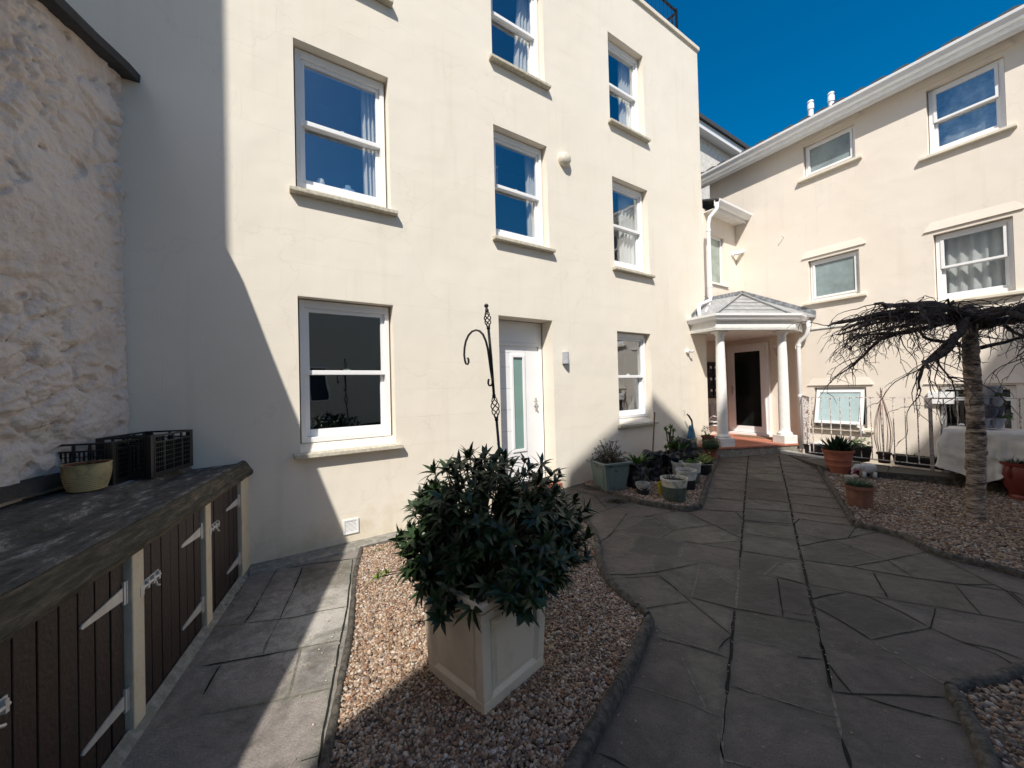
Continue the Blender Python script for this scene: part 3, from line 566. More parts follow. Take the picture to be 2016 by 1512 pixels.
m = MB(); frame_box(m, -.073, .073, -.073, .073, .018, -.012, 0); m.build('frame', WHITE, t, bevel=.002)
m = MB()
for k in range(9): z = -.052 + k * .0125; m.add([(-.055, -.010, z), (.055, -.010, z), (.055, -.002, z + .009), (-.055, -.002, z + .009)], [(0, 1, 2, 3)]); 
m.build('louvre', WPAINT, t); m = MB(); m.box(-.055, .055, -.0015, -.0005, -.055, .055); m.build('backing', mat('vent_grey', (.3, .3, .3)), t)
t = thing('security_light', wA(6.72, 0, 2.10), 'small round white bulkhead light on the wall left of the porch', 'light', ROTA)
m = MB(); m.lathe([(.05, 0), (.05, .02), (.035, .045), (0, .05)], (0, 0, 0), 20, M=Matrix.Rotation(R(90), 4, 'X')); m.build('body', WPAINT, t, True, angle=R(40))
m = MB(); m.tube([(0, -.04, 0), (.03, -.09, -.01), (.05, -.11, .02)], .018, 8); m.build('sensor', GALV, t, True)
t = thing('security_light', W0 + DA * -.17 + V((0, 0, 4.28)), 'white adjustable security light beside the narrow window above the porch', 'light', ROTA)
m = MB(); m.lathe([(.055, 0), (.055, .03), (.03, .05)], (0, 0, 0), 16, M=Matrix.Rotation(R(90), 4, 'X')); m.build('base', WHITE, t, True, angle=R(40)); m = MB(); m.tube([(0, -.04, 0), (.05, -.10, .0), (.14, -.16, .05)], [.03, .04, .05], 10); m.build('lamp_head', WHITE, t, True)
t = thing('wall_peg', wA(6.55, 0, 1.03), 'tiny metal peg sticking out of the wall left of the porch', 'peg', ROTA)
m = MB(); m.tube([(0, 0, 0), (.0, -.03, 0), (0, -.035, -.05)], .006, 6); m.build('peg', GALV, t)

# ------------------------------------------------------------ STONE WALL (left) and coal store
S0 = P0 + DA * -.77; RT = R(108); DT = V((math.cos(RT), math.sin(RT), 0)); 
stw = thing('stone_wall', S0, 'high rough rubble wall painted pale pinkish cream on the left', 'wall', RT)
def topz(x): return float(np.interp(x, [-4.6, -4.03, -3.33, -2.08, -1.45, -.95, 0], [2.5, 2.61, 2.81, 3.09, 3.45, 3.80, 3.98]))
m = MB(); nx, nz = 460, 400; X0, X1 = -4.6, .0
def rock(x, z):
    q = V((x * 1.0 + z * .30, z * 1.0 - x * .22, 0))
    n1 = noise.fractal(q * 2.0, 1.0, 2.0, 3); h = .024 * n1
    wq = V((q.x * 3.0 + n1 * .6, q.y * 6.0 + n1 * .4, 1.7)); d, pp = noise.voronoi(wq); e = d[1] - d[0]
    mask = min(1, max(0, noise.noise(q * 1.3 + V((9, 2, 4))) * 2.6 + .45))
    h -= mask * (.024 * max(0, 1 - e * 5) + .012 * max(0, 1 - e * 1.6)); h += .014 * noise.noise(pp[0] * 3.1) * mask
    wq = V((q.x * 7.5 + 4 + n1, q.y * 16, 3.1)); d, pp = noise.voronoi(wq); e = d[1] - d[0]
    m2 = min(1, max(0, noise.noise(q * 2.1 + V((3, 8, 1))) * 3 + .1)); h -= m2 * .015 * max(0, 1 - e * 4); h += .010 * noise.noise(pp[0] * 2.3) * m2
    c = noise.noise(V((q.x * 5, q.y * 9, 8.2))); 
    if c > .40: h -= min(.022, (c - .40) * .5)
    c = abs(noise.noise(V((q.x * 3.3 + 2, q.y * 7.7, 4.4)))); 
    if c < .05: h -= .016 * (1 - c / .05) * m2
    return h + .011 * noise.fractal(V((q.x * 13, q.y * 18, 5)), .8, 2.0, 3)
for j in range(nz + 1):
    for i in range(nx + 1):
        x = X0 + (X1 - X0) * i / nx; z = .0 + (topz(x)) * j / nz
        m.v.append((x, -rock(x, z) - .02, z))
for j in range(nz):
    for i in range(nx):
        k = j * (nx + 1) + i; m.f.append((k, k + 1, k + nx + 2, k + nx + 1))
def stone_mat():
    mt = bpy.data.materials.new('painted_rubble'); mt.use_nodes = True; t = mt.node_tree; L = t.links; b = t.nodes['Principled BSDF']; b.inputs['Roughness'].default_value = .85
    tc = nd(t, 'ShaderNodeTexCoord'); n = nd(t, 'ShaderNodeTexNoise'); n.inputs['Scale'].default_value = 2.2; n.inputs['Detail'].default_value = 8; n.inputs['Roughness'].default_value = .65; L.new(tc.outputs['Object'], n.inputs['Vector'])
    r = nd(t, 'ShaderNodeValToRGB'); e = r.color_ramp.elements; e[0].position = .3; e[0].color = (.66, .54, .46, 1); e[1].position = .52; e[1].color = (.84, .735, .66, 1); L.new(n.outputs['Fac'], r.inputs[0])
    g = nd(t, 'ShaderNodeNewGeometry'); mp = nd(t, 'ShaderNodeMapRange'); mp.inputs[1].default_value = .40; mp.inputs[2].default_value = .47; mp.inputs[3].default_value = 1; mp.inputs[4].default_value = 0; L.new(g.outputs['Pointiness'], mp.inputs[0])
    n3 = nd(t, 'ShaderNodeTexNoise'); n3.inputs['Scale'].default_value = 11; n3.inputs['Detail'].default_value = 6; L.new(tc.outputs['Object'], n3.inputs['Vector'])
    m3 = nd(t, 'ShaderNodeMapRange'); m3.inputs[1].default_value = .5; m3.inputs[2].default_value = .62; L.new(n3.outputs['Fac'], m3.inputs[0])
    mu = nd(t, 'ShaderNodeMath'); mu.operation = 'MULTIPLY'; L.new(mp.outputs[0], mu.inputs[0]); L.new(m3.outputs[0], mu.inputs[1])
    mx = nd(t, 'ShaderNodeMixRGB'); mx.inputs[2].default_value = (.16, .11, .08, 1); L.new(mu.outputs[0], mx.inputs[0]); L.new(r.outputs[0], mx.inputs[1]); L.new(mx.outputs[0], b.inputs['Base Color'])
    nb = nd(t, 'ShaderNodeTexNoise'); nb.inputs['Scale'].default_value = 13; nb.inputs['Detail'].default_value = 12; nb.inputs['Roughness'].default_value = .72; L.new(tc.outputs['Object'], nb.inputs['Vector'])
    bp = nd(t, 'ShaderNodeBump'); bp.inputs['Strength'].default_value = .9; bp.inputs['Distance'].default_value = .045; L.new(nb.outputs['Fac'], bp.inputs['Height']); L.new(bp.outputs[0], b.inputs['Normal']); return mt
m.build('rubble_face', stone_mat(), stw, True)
m = MB(); m.hexa([(X0, .13, 0), (X1, .13, 0), (X1, .45, 0), (X0, .45, 0)], [(X0, .13, topz(X0) - .01), (X1, .13, topz(X1) - .01), (X1, .45, topz(X1) - .01), (X0, .45, topz(X0) - .01)]); m.build('core', STONEG, stw)
m = MB(); nseg = 30; rings = []
for i in range(nseg + 1):
    x = X0 + (X1 + .03 - X0) * i / nseg; z = topz(x); a_ = .012 * noise.noise(V((x * 3, 0, 0)))
    rings.append([(x, -.11 + a_, z - .0), (x, -.115 + a_, z + .06), (x, -.06, z + .10), (x, .5, z + .12), (x, .5, z)])
m.loft(rings); m.build('coping', mat('dark_coping', (.045, .043, .045), .85, .2, 10, .6, 40), stw)
m = MB(); rings = []
for i in range(nseg + 1):
    x = X0 + (X1 - X0) * i / nseg; a_ = .01 * noise.noise(V((x * 5, 7, 0))); rings.append([(x, -.10 + a_, 1.0), (x, -.04, 1.06 + a_), (x, .02, 1.07), (x, .02, .99)])
m.loft(rings); m.build('flashing', mat('bitumen', (.02, .018, .017), .6, .2, 20, .5, 50), stw)

F0 = V((-2.02, 2.463, 0)); RC = R(110)
cs = thing('coal_store', F0, 'low row of brown boarded coal bunkers under a dark mossy slab', 'bunker', RC)
# local x: away from camera (+), y: into the store
END = 1.16
m = MB()
def slabring(x):
    j1 = .012 * noise.noise(V((x * 6, 1, 2))); j2 = .01 * noise.noise(V((x * 9, 4, 2)))
    return [(x, .0, .895), (x, -.008 + j1 * .5, .925 + j2 * .5), (x, .012, .935 + j2), (x, .035, .925 + j1), (x, .06, .912 + j2 * .5), (x, .34, .905), (x, .36, .945 + j2), (x, .40, .955), (x, .80, .965), (x, .80, .87), (x, .0, .87)]
xs_ = [-3.2 + (END + 3.2) * i / 70 for i in range(71)]; m.loft([slabring(x) for x in xs_]); 
def slab_mat():
    mt = bpy.data.materials.new('mossy_slab'); mt.use_nodes = True; t = mt.node_tree; L = t.links; b = t.nodes['Principled BSDF']; b.inputs['Roughness'].default_value = .9
    tc = nd(t, 'ShaderNodeTexCoord'); mp = nd(t, 'ShaderNodeMapping'); mp.inputs['Scale'].default_value = (2.5, 6, 6); L.new(tc.outputs['Object'], mp.inputs[0])
    n = nd(t, 'ShaderNodeTexNoise'); n.inputs['Scale'].default_value = 2; n.inputs['Detail'].default_value = 10; n.inputs['Roughness'].default_value = .72; L.new(mp.outputs[0], n.inputs['Vector'])
    r = nd(t, 'ShaderNodeValToRGB'); e = r.color_ramp.elements; e[0].position = .35; e[0].color = (.028, .027, .024, 1); e[1].position = .72; e[1].color = (.55, .50, .45, 1); x = e.new(.54); x.color = (.10, .09, .078, 1); L.new(n.outputs['Fac'], r.inputs[0]); L.new(r.outputs[0], b.inputs['Base Color'])
    nb = nd(t, 'ShaderNodeTexNoise'); nb.inputs['Scale'].default_value = 30; nb.inputs['Detail'].default_value = 8; L.new(tc.outputs['Object'], nb.inputs['Vector'])
    bp = nd(t, 'ShaderNodeBump'); bp.inputs['Strength'].default_value = .9; bp.inputs['Distance'].default_value = .015; L.new(nb.outputs['Fac'], bp.inputs['Height']); L.new(bp.outputs[0], b.inputs['Normal']); return mt
m.build('slab', slab_mat(), cs)
def wood_mat():
    mt = bpy.data.materials.new('mossy_timber'); mt.use_nodes = True; t = mt.node_tree; L = t.links; b = t.nodes['Principled BSDF']; b.inputs['Roughness'].default_value = .9
    tc = nd(t, 'ShaderNodeTexCoord'); mp = nd(t, 'ShaderNodeMapping'); mp.inputs['Scale'].default_value = (3, 22, 22); L.new(tc.outputs['Object'], mp.inputs[0])
    n = nd(t, 'ShaderNodeTexNoise'); n.inputs['Scale'].default_value = 2; n.inputs['Detail'].default_value = 9; n.inputs['Roughness'].default_value = .75; L.new(mp.outputs[0], n.inputs['Vector'])
    r = nd(t, 'ShaderNodeValToRGB'); e = r.color_ramp.elements; e[0].position = .34; e[0].color = (.03, .026, .018, 1); e[1].position = .70; e[1].color = (.30, .22, .15, 1); x = e.new(.48); x.color = (.065, .058, .036, 1); x = e.new(.60); x.color = (.15, .115, .075, 1); L.new(n.outputs['Fac'], r.inputs[0]); L.new(r.outputs[0], b.inputs['Base Color'])
    bp = nd(t, 'ShaderNodeBump'); bp.inputs['Strength'].default_value = .9; bp.inputs['Distance'].default_value = .02; L.new(n.outputs['Fac'], bp.inputs['Height']); L.new(bp.outputs[0], b.inputs['Normal']); return mt
m = MB(); rings = []
for x in xs_:
    j = .006 * noise.noise(V((x * 7, 3, 8))); rings.append([(x, -.055 + j, .81), (x, -.06 + j, .835), (x, -.012 + j, .92), (x, -.001, .92), (x, -.001, .81)])
m.loft(rings); m.build('front_board', wood_mat(), cs)
pier = MB(); pier.box(.97, 1.10, -.03, .75, 0, .80); pier.build('pier', CREAMP, cs, bevel=.006)
for a, b in ((.715 - .005, .715), ): pass
posts = [(.70 + .04, .97), (.02, .12), (-.79, -.68), (-1.66, -1.55), (-2.6, -2.5)]
doors = [(.14, .72), (-.665, .005), (-1.535, -.805), (-2.485, -1.675)]
m = MB(); m.box(-3.2, 1.0, .08, .12, 0, .80); m.build('back_panel', DARK, cs)
posts = [(.745, .965), (.025, .115), (-.785, -.69), (-1.66, -1.56), (-2.6, -2.51)]
for a, b in posts: m = MB(); m.box(a, b, -.028, .06, 0, .80); m.build('post', CREAMP, cs, bevel=.005)
doors = [(.13, .73), (-.675, .01), (-1.545, -.80), (-2.495, -1.675)]
for a, b in doors:
    m = MB(); n = max(5, round((b - a) / .095)); wv = (b - a) / n
    for k in range(n):
        x0 = a + k * wv; yy = random.uniform(-.002, .002)
        m.hexa([(x0 + .003, -.004 + yy, .03), (x0 + wv - .003, -.004 + yy, .03), (x0 + wv - .003, .02, .03), (x0 + .003, .02, .03)], [(x0 + .003, -.004 + yy, .795), (x0 + wv - .003, -.004 + yy, .795), (x0 + wv - .003, .02, .795), (x0 + .003, .02, .795)])
    d_ = m.build('door', DOORB, cs, bevel=.003)
    for z in (.64, .17):
        m = MB(); m.add([(b - .02, -.011, z - .028), (b - .02, -.011, z + .028), (b - .27, -.011, z + .009), (b - .28, -.011, z), (b - .27, -.011, z - .009),
                         (b - .02, -.005, z - .028), (b - .02, -.005, z + .028), (b - .27, -.005, z + .009), (b - .28, -.005, z), (b - .27, -.005, z - .009)], [(0, 1, 2, 3, 4), (0, 1, 6, 5), (1, 2, 7, 6), (2, 3, 8, 7), (3, 4, 9, 8), (4, 0, 5, 9)])
        m.box(b - .018, b + .0, -.014, -.004, z - .05, z + .05); m.tube([(b + .002, -.012, z - .05), (b + .002, -.012, z + .05)], .006, 8); m.build('hinge', GALV, d_)
    m = MB(); z = .60; m.box(a + .01, a + .16, -.010, -.004, z - .022, z + .022)
    for xx in (.03, .08, .13): m.box(a + xx, a + xx + .014, -.024, -.010, z - .02, z + .02)
    m.tube([(a - .035, -.018, z), (a + .15, -.018, z)], .007, 8); m.tube([(a + .10, -.018, z), (a + .10, -.026, z - .035), (a + .12, -.028, z - .045)], .006, 8); m.box(a - .05, a - .018, -.03, -.028, z - .024, z + .024)
    m.build('bolt', GALV, d_, bevel=.001)

# ------------------------------------------------------------ GROUND
gm = bmesh.new(); Gs = 60
vs = [gm.verts.new((x, y, 0)) for x, y in ((-Gs, -Gs), (Gs, -Gs), (Gs, Gs), (-Gs, Gs))]; gm.faces.new(vs)
WC = (9.12, 9.985)
nrm = V((1, .596, 0)).normalized(); kk = math.hypot(1, .596)
def cut(co, no): bmesh.ops.bisect_plane(gm, geom=gm.verts[:] + gm.edges[:] + gm.faces[:], plane_co=co, plane_no=no)
wl = lambda c_: nrm * (c_ / kk)
for c_ in WC: cut(wl(c_), nrm)
cut((0, 4.1, 0), (0, 1, 0)); cut((0, 7.63, 0), (0, 1, 0)); wa_, wb_ = wB(-.30, 0, 0), wB(6.5, 0, 0); cut(wa_, DBs); cut(wb_, DBs)
dele = []
for f in gm.faces:
    c_ = f.calc_center_median(); cc = c_.x + .596 * c_.y
    if WC[0] < cc < WC[1] and DBs.dot(c_ - wa_) > 0 and DBs.dot(c_ - wb_) < 0: dele.append(f)
bmesh.ops.delete(gm, geom=dele, context='FACES')
for v in gm.verts: v.co.z = gz(v.co.y) - .03
me = bpy.data.meshes.new('ground'); gm.to_mesh(me); gm.free(); g_o = bpy.data.objects.new('ground', me); COL.objects.link(g_o); me.materials.append(mat('ground_soil', (.05, .045, .038), .95, .3, 30, .6, 40)); tag(g_o, kind='structure')
# light well
m = MB(); q = [wl(WC[0]), wl(WC[1])]
def wc(c_, s_): b_ = wB(s_, 0, 0); return b_ - NB * ((b_.x + .596 * b_.y - c_) / kk)
a_, b_ = wc(WC[0], -.30), wc(WC[0], 6.5); c2_, d2_ = wc(WC[1], 6.5), wc(WC[1], -.30); z = -1.25
m.add([(p.x, p.y, z) for p in (a_, b_, c2_, d2_)], [(0, 1, 2, 3)])
for p, q_ in ((a_, b_), (b_, c2_), (d2_, a_)): m.add([(p.x, p.y, z), (q_.x, q_.y, z), (q_.x, q_.y, gz(q_.y) - .03), (p.x, p.y, gz(p.y) - .03)], [(0, 1, 2, 3)])
tag(m.build('lightwell', WPAINT), kind='structure')
m = MB(); pth = [wc(WC[0] - .03, s_) for s_ in (-.28, 1.2, 3, 6.4)]; m.sweep([(-.07, -.03), (-.07, .05), (.07, .05), (.07, -.03)], [V((p.x, p.y, gz(p.y))) for p in pth])
tag(m.build('lightwell_kerb', mat('kerb_white', (.62, .59, .53), .8, .15, 12, .3, 50), bevel=.01), kind='structure')

def pave_mat():
    mt = bpy.data.materials.new('sandstone_paving'); mt.use_nodes = True; t = mt.node_tree; L = t.links; b = t.nodes['Principled BSDF']; b.inputs['Roughness'].default_value = .78
    tc = nd(t, 'ShaderNodeTexCoord'); n = nd(t, 'ShaderNodeTexNoise'); n.inputs['Scale'].default_value = 1.3; n.inputs['Detail'].default_value = 9; n.inputs['Roughness'].default_value = .7; L.new(tc.outputs['Object'], n.inputs['Vector'])
    r = nd(t, 'ShaderNodeValToRGB'); e = r.color_ramp.elements; e[0].position = .3; e[0].color = (.055, .047, .038, 1); e[1].position = .70; e[1].color = (.155, .135, .108, 1); L.new(n.outputs['Fac'], r.inputs[0])
    a = nd(t, 'ShaderNodeAttribute'); a.attribute_name = 'Col'; mu = nd(t, 'ShaderNodeMixRGB'); mu.blend_type = 'MULTIPLY'; mu.inputs[0].default_value = 1; L.new(r.outputs[0], mu.inputs[1]); L.new(a.outputs['Color'], mu.inputs[2])
    n2 = nd(t, 'ShaderNodeTexNoise'); n2.inputs['Scale'].default_value = 5; n2.inputs['Detail'].default_value = 12; n2.inputs['Roughness'].default_value = .8; L.new(tc.outputs['Object'], n2.inputs['Vector'])
    r2 = nd(t, 'ShaderNodeValToRGB'); e = r2.color_ramp.elements; e[0].position = .60; e[0].color = (0, 0, 0, 1); e[1].position = .78; e[1].color = (.6, .6, .6, 1); L.new(n2.outputs['Fac'], r2.inputs[0])
    mx = nd(t, 'ShaderNodeMixRGB'); mx.inputs[2].default_value = (.50, .475, .43, 1)
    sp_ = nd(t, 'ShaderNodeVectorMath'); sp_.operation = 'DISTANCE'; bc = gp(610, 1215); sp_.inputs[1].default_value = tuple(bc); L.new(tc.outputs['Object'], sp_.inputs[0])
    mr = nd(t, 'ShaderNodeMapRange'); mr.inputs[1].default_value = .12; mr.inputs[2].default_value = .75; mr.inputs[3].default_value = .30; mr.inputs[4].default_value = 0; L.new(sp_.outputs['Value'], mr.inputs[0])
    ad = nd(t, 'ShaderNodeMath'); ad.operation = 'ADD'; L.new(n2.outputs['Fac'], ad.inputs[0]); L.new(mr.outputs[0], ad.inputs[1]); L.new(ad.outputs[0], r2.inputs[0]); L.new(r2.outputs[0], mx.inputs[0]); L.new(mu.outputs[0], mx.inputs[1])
    n4 = nd(t, 'ShaderNodeTexNoise'); n4.inputs['Scale'].default_value = 130; n4.inputs['Detail'].default_value = 3; L.new(tc.outputs['Object'], n4.inputs['Vector'])
    r4 = nd(t, 'ShaderNodeMapRange'); r4.inputs[1].default_value = .3; r4.inputs[2].default_value = .7; r4.inputs[3].default_value = .74; r4.inputs[4].default_value = 1.25; L.new(n4.outputs['Fac'], r4.inputs[0])
    m5 = nd(t, 'ShaderNodeMixRGB'); m5.blend_type = 'MULTIPLY'; m5.inputs[0].default_value = 1; L.new(mx.outputs[0], m5.inputs[1]); L.new(r4.outputs[0], m5.inputs[2]); n6 = nd(t, 'ShaderNodeTexNoise'); n6.inputs['Scale'].default_value = 2.6; n6.inputs['Detail'].default_value = 10; n6.inputs['Roughness'].default_value = .75; n6.inputs['Distortion'].default_value = .6; L.new(tc.outputs['Object'], n6.inputs['Vector'])
    r6 = nd(t, 'ShaderNodeMapRange'); r6.inputs[1].default_value = .46; r6.inputs[2].default_value = .68; r6.inputs[3].default_value = 0; r6.inputs[4].default_value = .75; L.new(n6.outputs['Fac'], r6.inputs[0])
    m6 = nd(t, 'ShaderNodeMixRGB'); m6.inputs[2].default_value = (.035, .036, .028, 1); L.new(r6.outputs[0], m6.inputs[0]); L.new(m5.outputs[0], m6.inputs[1]); L.new(m6.outputs[0], b.inputs['Base Color'])
    mp = nd(t, 'ShaderNodeMapping'); mp.inputs['Scale'].default_value = (4, 6.5, 4); mp.inputs['Rotation'].default_value = (0, 0, .9); L.new(tc.outputs['Object'], mp.inputs[0])
    n3 = nd(t, 'ShaderNodeTexNoise'); n3.inputs['Scale'].default_value = 3; n3.inputs['Detail'].default_value = 10; L.new(mp.outputs[0], n3.inputs['Vector'])
    bp = nd(t, 'ShaderNodeBump'); bp.inputs['Strength'].default_value = .4; bp.inputs['Distance'].default_value = .02; L.new(n3.outputs['Fac'], bp.inputs['Height'])
    bp2 = nd(t, 'ShaderNodeBump'); bp2.inputs['Strength'].default_value = .35; bp2.inputs['Distance'].default_value = .004; L.new(n4.outputs['Fac'], bp2.inputs['Height']); L.new(bp.outputs[0], bp2.inputs['Normal']); L.new(bp2.outputs[0], b.inputs['Normal'])
    return mt
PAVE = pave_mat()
# --- crazy paving: real slabs. Seeds are traced joints: the plane is split by them with a raster flood, see below
def R2(x, y): return (1180 + x / 2.4115, 900 + y / 2.4115)
def R1(x, y): return (400 + x / 2.954, 1000 + y / 2.954)
def gpt(u, v): p = gp(u, v); return V((p.x, p.y, p.z))
J = []   # (points px, width m, dark?)
def jj(pts, w=.012, dark=True, f=R2): J.append(([gpt(*f(*p)) for p in pts], w, dark))
jj([(708, -8), (690, 200), (668, 480)], .017); jj([(664, 500), (655, 640), (648, 720)], .014, False); jj([(642, 730), (625, 900), (604, 1130)], .015); jj([(600, 1160), (585, 1330), (578, 1480)], .014, False)
jj([(852, -8), (905, 220), (945, 420), (985, 590), (1010, 700), (1042, 832)], .018); jj([(1050, 880), (1075, 970), (1100, 1100)], .015); jj([(1105, 1120), (1150, 1330)], .012, False); jj([(1152, 1340), (1195, 1490)], .016)
for l_ in ([(420, 262), (475, 292), (560, 330), (672, 385)], [(208, 285), (300, 268)], [(210, 285), (250, 280), (288, 308)], [(0, 262), (60, 240)], [(295, 382), (360, 345), (540, 322), (675, 326)],
           [(0, 402), (35, 385), (75, 340)], [(100, 345), (75, 350), (40, 385)], [(580, 430), (700, 450), (960, 490)], [(600, 405), (665, 400)], [(690, 305), (920, 328)], [(690, 365), (930, 395)], [(650, 262), (682, 300)],
           [(960, 488), (1200, 522), (1340, 548), (1500, 575), (1720, 605), (1885, 607)], [(945, 425), (1090, 395), (1180, 385), (1260, 368)], [(940, 362), (1110, 395), (1300, 465), (1370, 492), (1490, 572)], [(1200, 520), (1370, 490), (1500, 462)],
           [(920, 322), (950, 293), (1180, 325)], [(1180, 385), (1208, 348)], [(1300, 550), (1335, 610), (1368, 668)], [(1005, 605), (1170, 640), (1270, 660), (1400, 680), (1620, 715), (1810, 750), (2016, 785)], [(1010, 675), (1090, 655), (1170, 645)],
           [(1685, 605), (1750, 680), (1815, 750)], [(1720, 605), (1930, 635), (2016, 655)], [(1020, 712), (1150, 780), (1290, 868)], [(1290, 868), (1430, 840), (1570, 815), (1600, 718)], [(1270, 660), (1440, 740), (1570, 810)],
           [(1570, 812), (1720, 880), (1880, 935), (2016, 1018)], [(1720, 880), (1870, 910), (2016, 965)], [(1080, 975), (1140, 1055), (1200, 1127)], [(1100, 1112), (1200, 1127), (1450, 1130), (1640, 1142)], [(1230, 1135), (1340, 1168), (1450, 1200), (1620, 1245)],
           [(840, 568), (985, 607)], [(438, 668), (640, 720), (865, 760)], [(845, 575), (868, 722)], [(20, 558), (140, 560), (262, 548), (440, 512)], [(285, 565), (330, 600), (378, 640)], [(40, 580), (85, 577)], [(400, 655), (435, 672)], [(200, 725), (275, 710), (340, 700)],
           [(270, 858), (400, 890), (560, 938), (618, 960)], [(570, 912), (600, 870), (635, 848)], [(910, 740), (1012, 756)], [(850, 1160), (965, 1195)], [(0, 1412), (75, 1440), (150, 1490)], [(1780, 560), (1930, 635), (2016, 705)], [(1950, 640), (2016, 690)],
           [(730, 1125), (620, 1085)], [(1310, 1160), (1400, 1185)], [(940, 950), (1060, 962)], [(820, 898), (860, 905)]): jj(l_, random.choice([.006, .008, .010]))
for l_ in ([(0, 430), (75, 352), (215, 290)], [(75, 350), (300, 385), (480, 412), (540, 422), (665, 402)], [(175, 375), (150, 415), (130, 450)], [(405, 425), (390, 460), (375, 490)], [(0, 445), (160, 455), (300, 475), (470, 490), (655, 530), (840, 570)], [(240, 480), (262, 548)],
           [(480, 495), (460, 580), (438, 668)], [(500, 520), (580, 570), (650, 620)], [(640, 852), (740, 880), (820, 898)], [(860, 905), (940, 950)], [(620, 1088), (760, 1125), (1000, 1200), (1130, 1238)], [(245, 802), (340, 845), (440, 890), (570, 930)],
           [(150, 1082), (300, 1125), (430, 1170), (560, 1230)], [(415, 1000), (455, 1090), (510, 1200)], [(560, 1300), (590, 1440), (760, 1480)], [(1400, 940), (1530, 1020), (1690, 1100)], [(1290, 868), (1400, 940)], [(0, 340), (130, 372), (175, 385)], [(300, 272), (400, 350), (430, 385)], [(0, 250), (130, 262), (210, 285)],
           [(780, 560), (850, 500), (960, 490)]): jj(l_, random.choice([.008, .012]), False)
for l_, d in (([(500, 352), (600, 330), (860, 298)], 1), ([(580, 345), (555, 410), (525, 475)], 1), ([(330, 530), (290, 600), (240, 670)], 1), ([(0, 700), (240, 670), (520, 640), (680, 600), (830, 575)], 0), ([(0, 922), (350, 860), (470, 835)], 1), ([(470, 835), (790, 770)], 0), ([(100, 915), (50, 1000), (0, 1090)], 1),
              ([(570, 820), (530, 960), (495, 1100)], 0), ([(0, 1198), (310, 1145), (740, 1050)], 0), ([(570, 1475), (670, 1445)], 1), ([(860, 380), (840, 560), (775, 900), (700, 1300), (670, 1512)], 1), ([(400, 730), (370, 790), (350, 850)], 0), ([(240, 365), (500, 310), (810, 225)], 1)): jj(l_, .010 if d else .013, bool(d), R1)
jj([(1612, 905), (1700, 925), (1745, 938)], .01, True, lambda x, y: (x, y)); jj([(1795, 950), (1840, 930)], .012, True, lambda x, y: (x, y)); jj([(1915, 985), (1955, 955)], .012, True, lambda x, y: (x, y)); jj([(1735, 938), (1760, 925)], .01, True, lambda x, y: (x, y))
jj([(1050, 985), (1120, 962), (1170, 975), (1195, 1002)], .008, True, lambda x, y: (x, y))
# the straight flagged path: rows between the traced long joints
def lp(poly, v):
    for (u0, v0), (u1, v1) in zip(poly, poly[1:]):
        if v0 <= v <= v1: return u0 + (u1 - u0) * (v - v0) / (v1 - v0)
    return poly[-1][0]
LK = [(1416, 890), (1386, 1000), (1380, 1012)]; L1 = [(1473.5, 890), (1466, 983), (1457, 1100)]; L2 = [(1533, 890), (1555, 991), (1572, 1075)]; RK = [(1600, 905), (1612, 922), (1680, 1035)]
for v0, v1 in ((909, 912), (920, 925), (931, 935), (944, 949), (961, 966), (980, 986), (1004, 1008)):
    jj([(lp(LK, v0) + 2, v0), (lp(L1, v1), v1)], .011, True, lambda x, y: (x, y))
for v0, v1 in ((906, 908), (919, 921), (931, 934), (944, 949), (960, 967), (980, 990), (1001, 1008), (1024, 1032)):
    jj([(lp(L1, v0), v0), (lp(L2, v1), v1)], .011, True, lambda x, y: (x, y))
for v0, v1 in ((907, 912), (917, 923), (929, 936), (942, 950), (956, 965), (972, 981), (990, 1003), (1008, 1020)):
    jj([(lp(L2, v0), v0), (lp(RK, v1) - 2, v1)], .011, True, lambda x, y: (x, y))
# carry every open joint end on until it meets the next joint or a kerb, so that each flag is closed
def seg_hit(p, d, a_, b_):
    e = b_ - a_; den = d.x * e.y - d.y * e.x
    if abs(den) < 1e-9: return None
    q_ = a_ - p; t = (q_.x * e.y - q_.y * e.x) / den; u = (q_.x * d.y - q_.y * d.x) / den
    return t if t > .004 and -.01 <= u <= 1.01 else None
KB = [[gpt(*p) for p in l_] for l_ in ([(712, 1082), (700, 1130), (690, 1250), (662, 1400), (640, 1512)], [(1110, 1005), (1150, 1020), (1177, 1062), (1178, 1110), (1200, 1152), (1240, 1190), (1278, 1222)], [(1280, 1228), (1240, 1320), (1190, 1410), (1135, 1512)], [(1150, 962), (1215, 978), (1332, 1005), (1376, 1002), (1416, 897)],
     [(1608, 915), (1655, 990), (1684, 1036), (1800, 1066), (1822, 1085), (2016, 1138)], [(1985, 1600), (1900, 1410), (1872, 1362), (2016, 1322)], [(1110, 1003), (1095, 962), (1150, 962)])]
ext = []; allseg = [(a_, b_, i) for i, (P_, w_, dk) in enumerate(J) for a_, b_ in zip(P_, P_[1:])] + [(a_, b_, -1) for P_ in KB for a_, b_ in zip(P_, P_[1:])]
for i, (P_, w_, dk) in enumerate(J):
    for p, q_ in ((P_[0], P_[1]), (P_[-1], P_[-2])):
        d = V((p.x - q_.x, p.y - q_.y, 0)).normalized(); best = None
        near = min(((p - a_.lerp(b_, max(0, min(1, (p - a_).dot(b_ - a_) / max(1e-9, (b_ - a_).length_squared))))).length for a_, b_, k in allseg if k != i), default=9)
        if near < .02: continue
        for a_, b_, k in allseg:
            if k == i: continue
            t = seg_hit(p, d, a_, b_)
            if t and (best is None or t < best): best = t
        if best and best < 1.1: e = p + d * best; ext.append(([p, V((e.x, e.y, gz(e.y)))], .0055, dk)); allseg.append((p, ext[-1][0][1], i))
J += ext
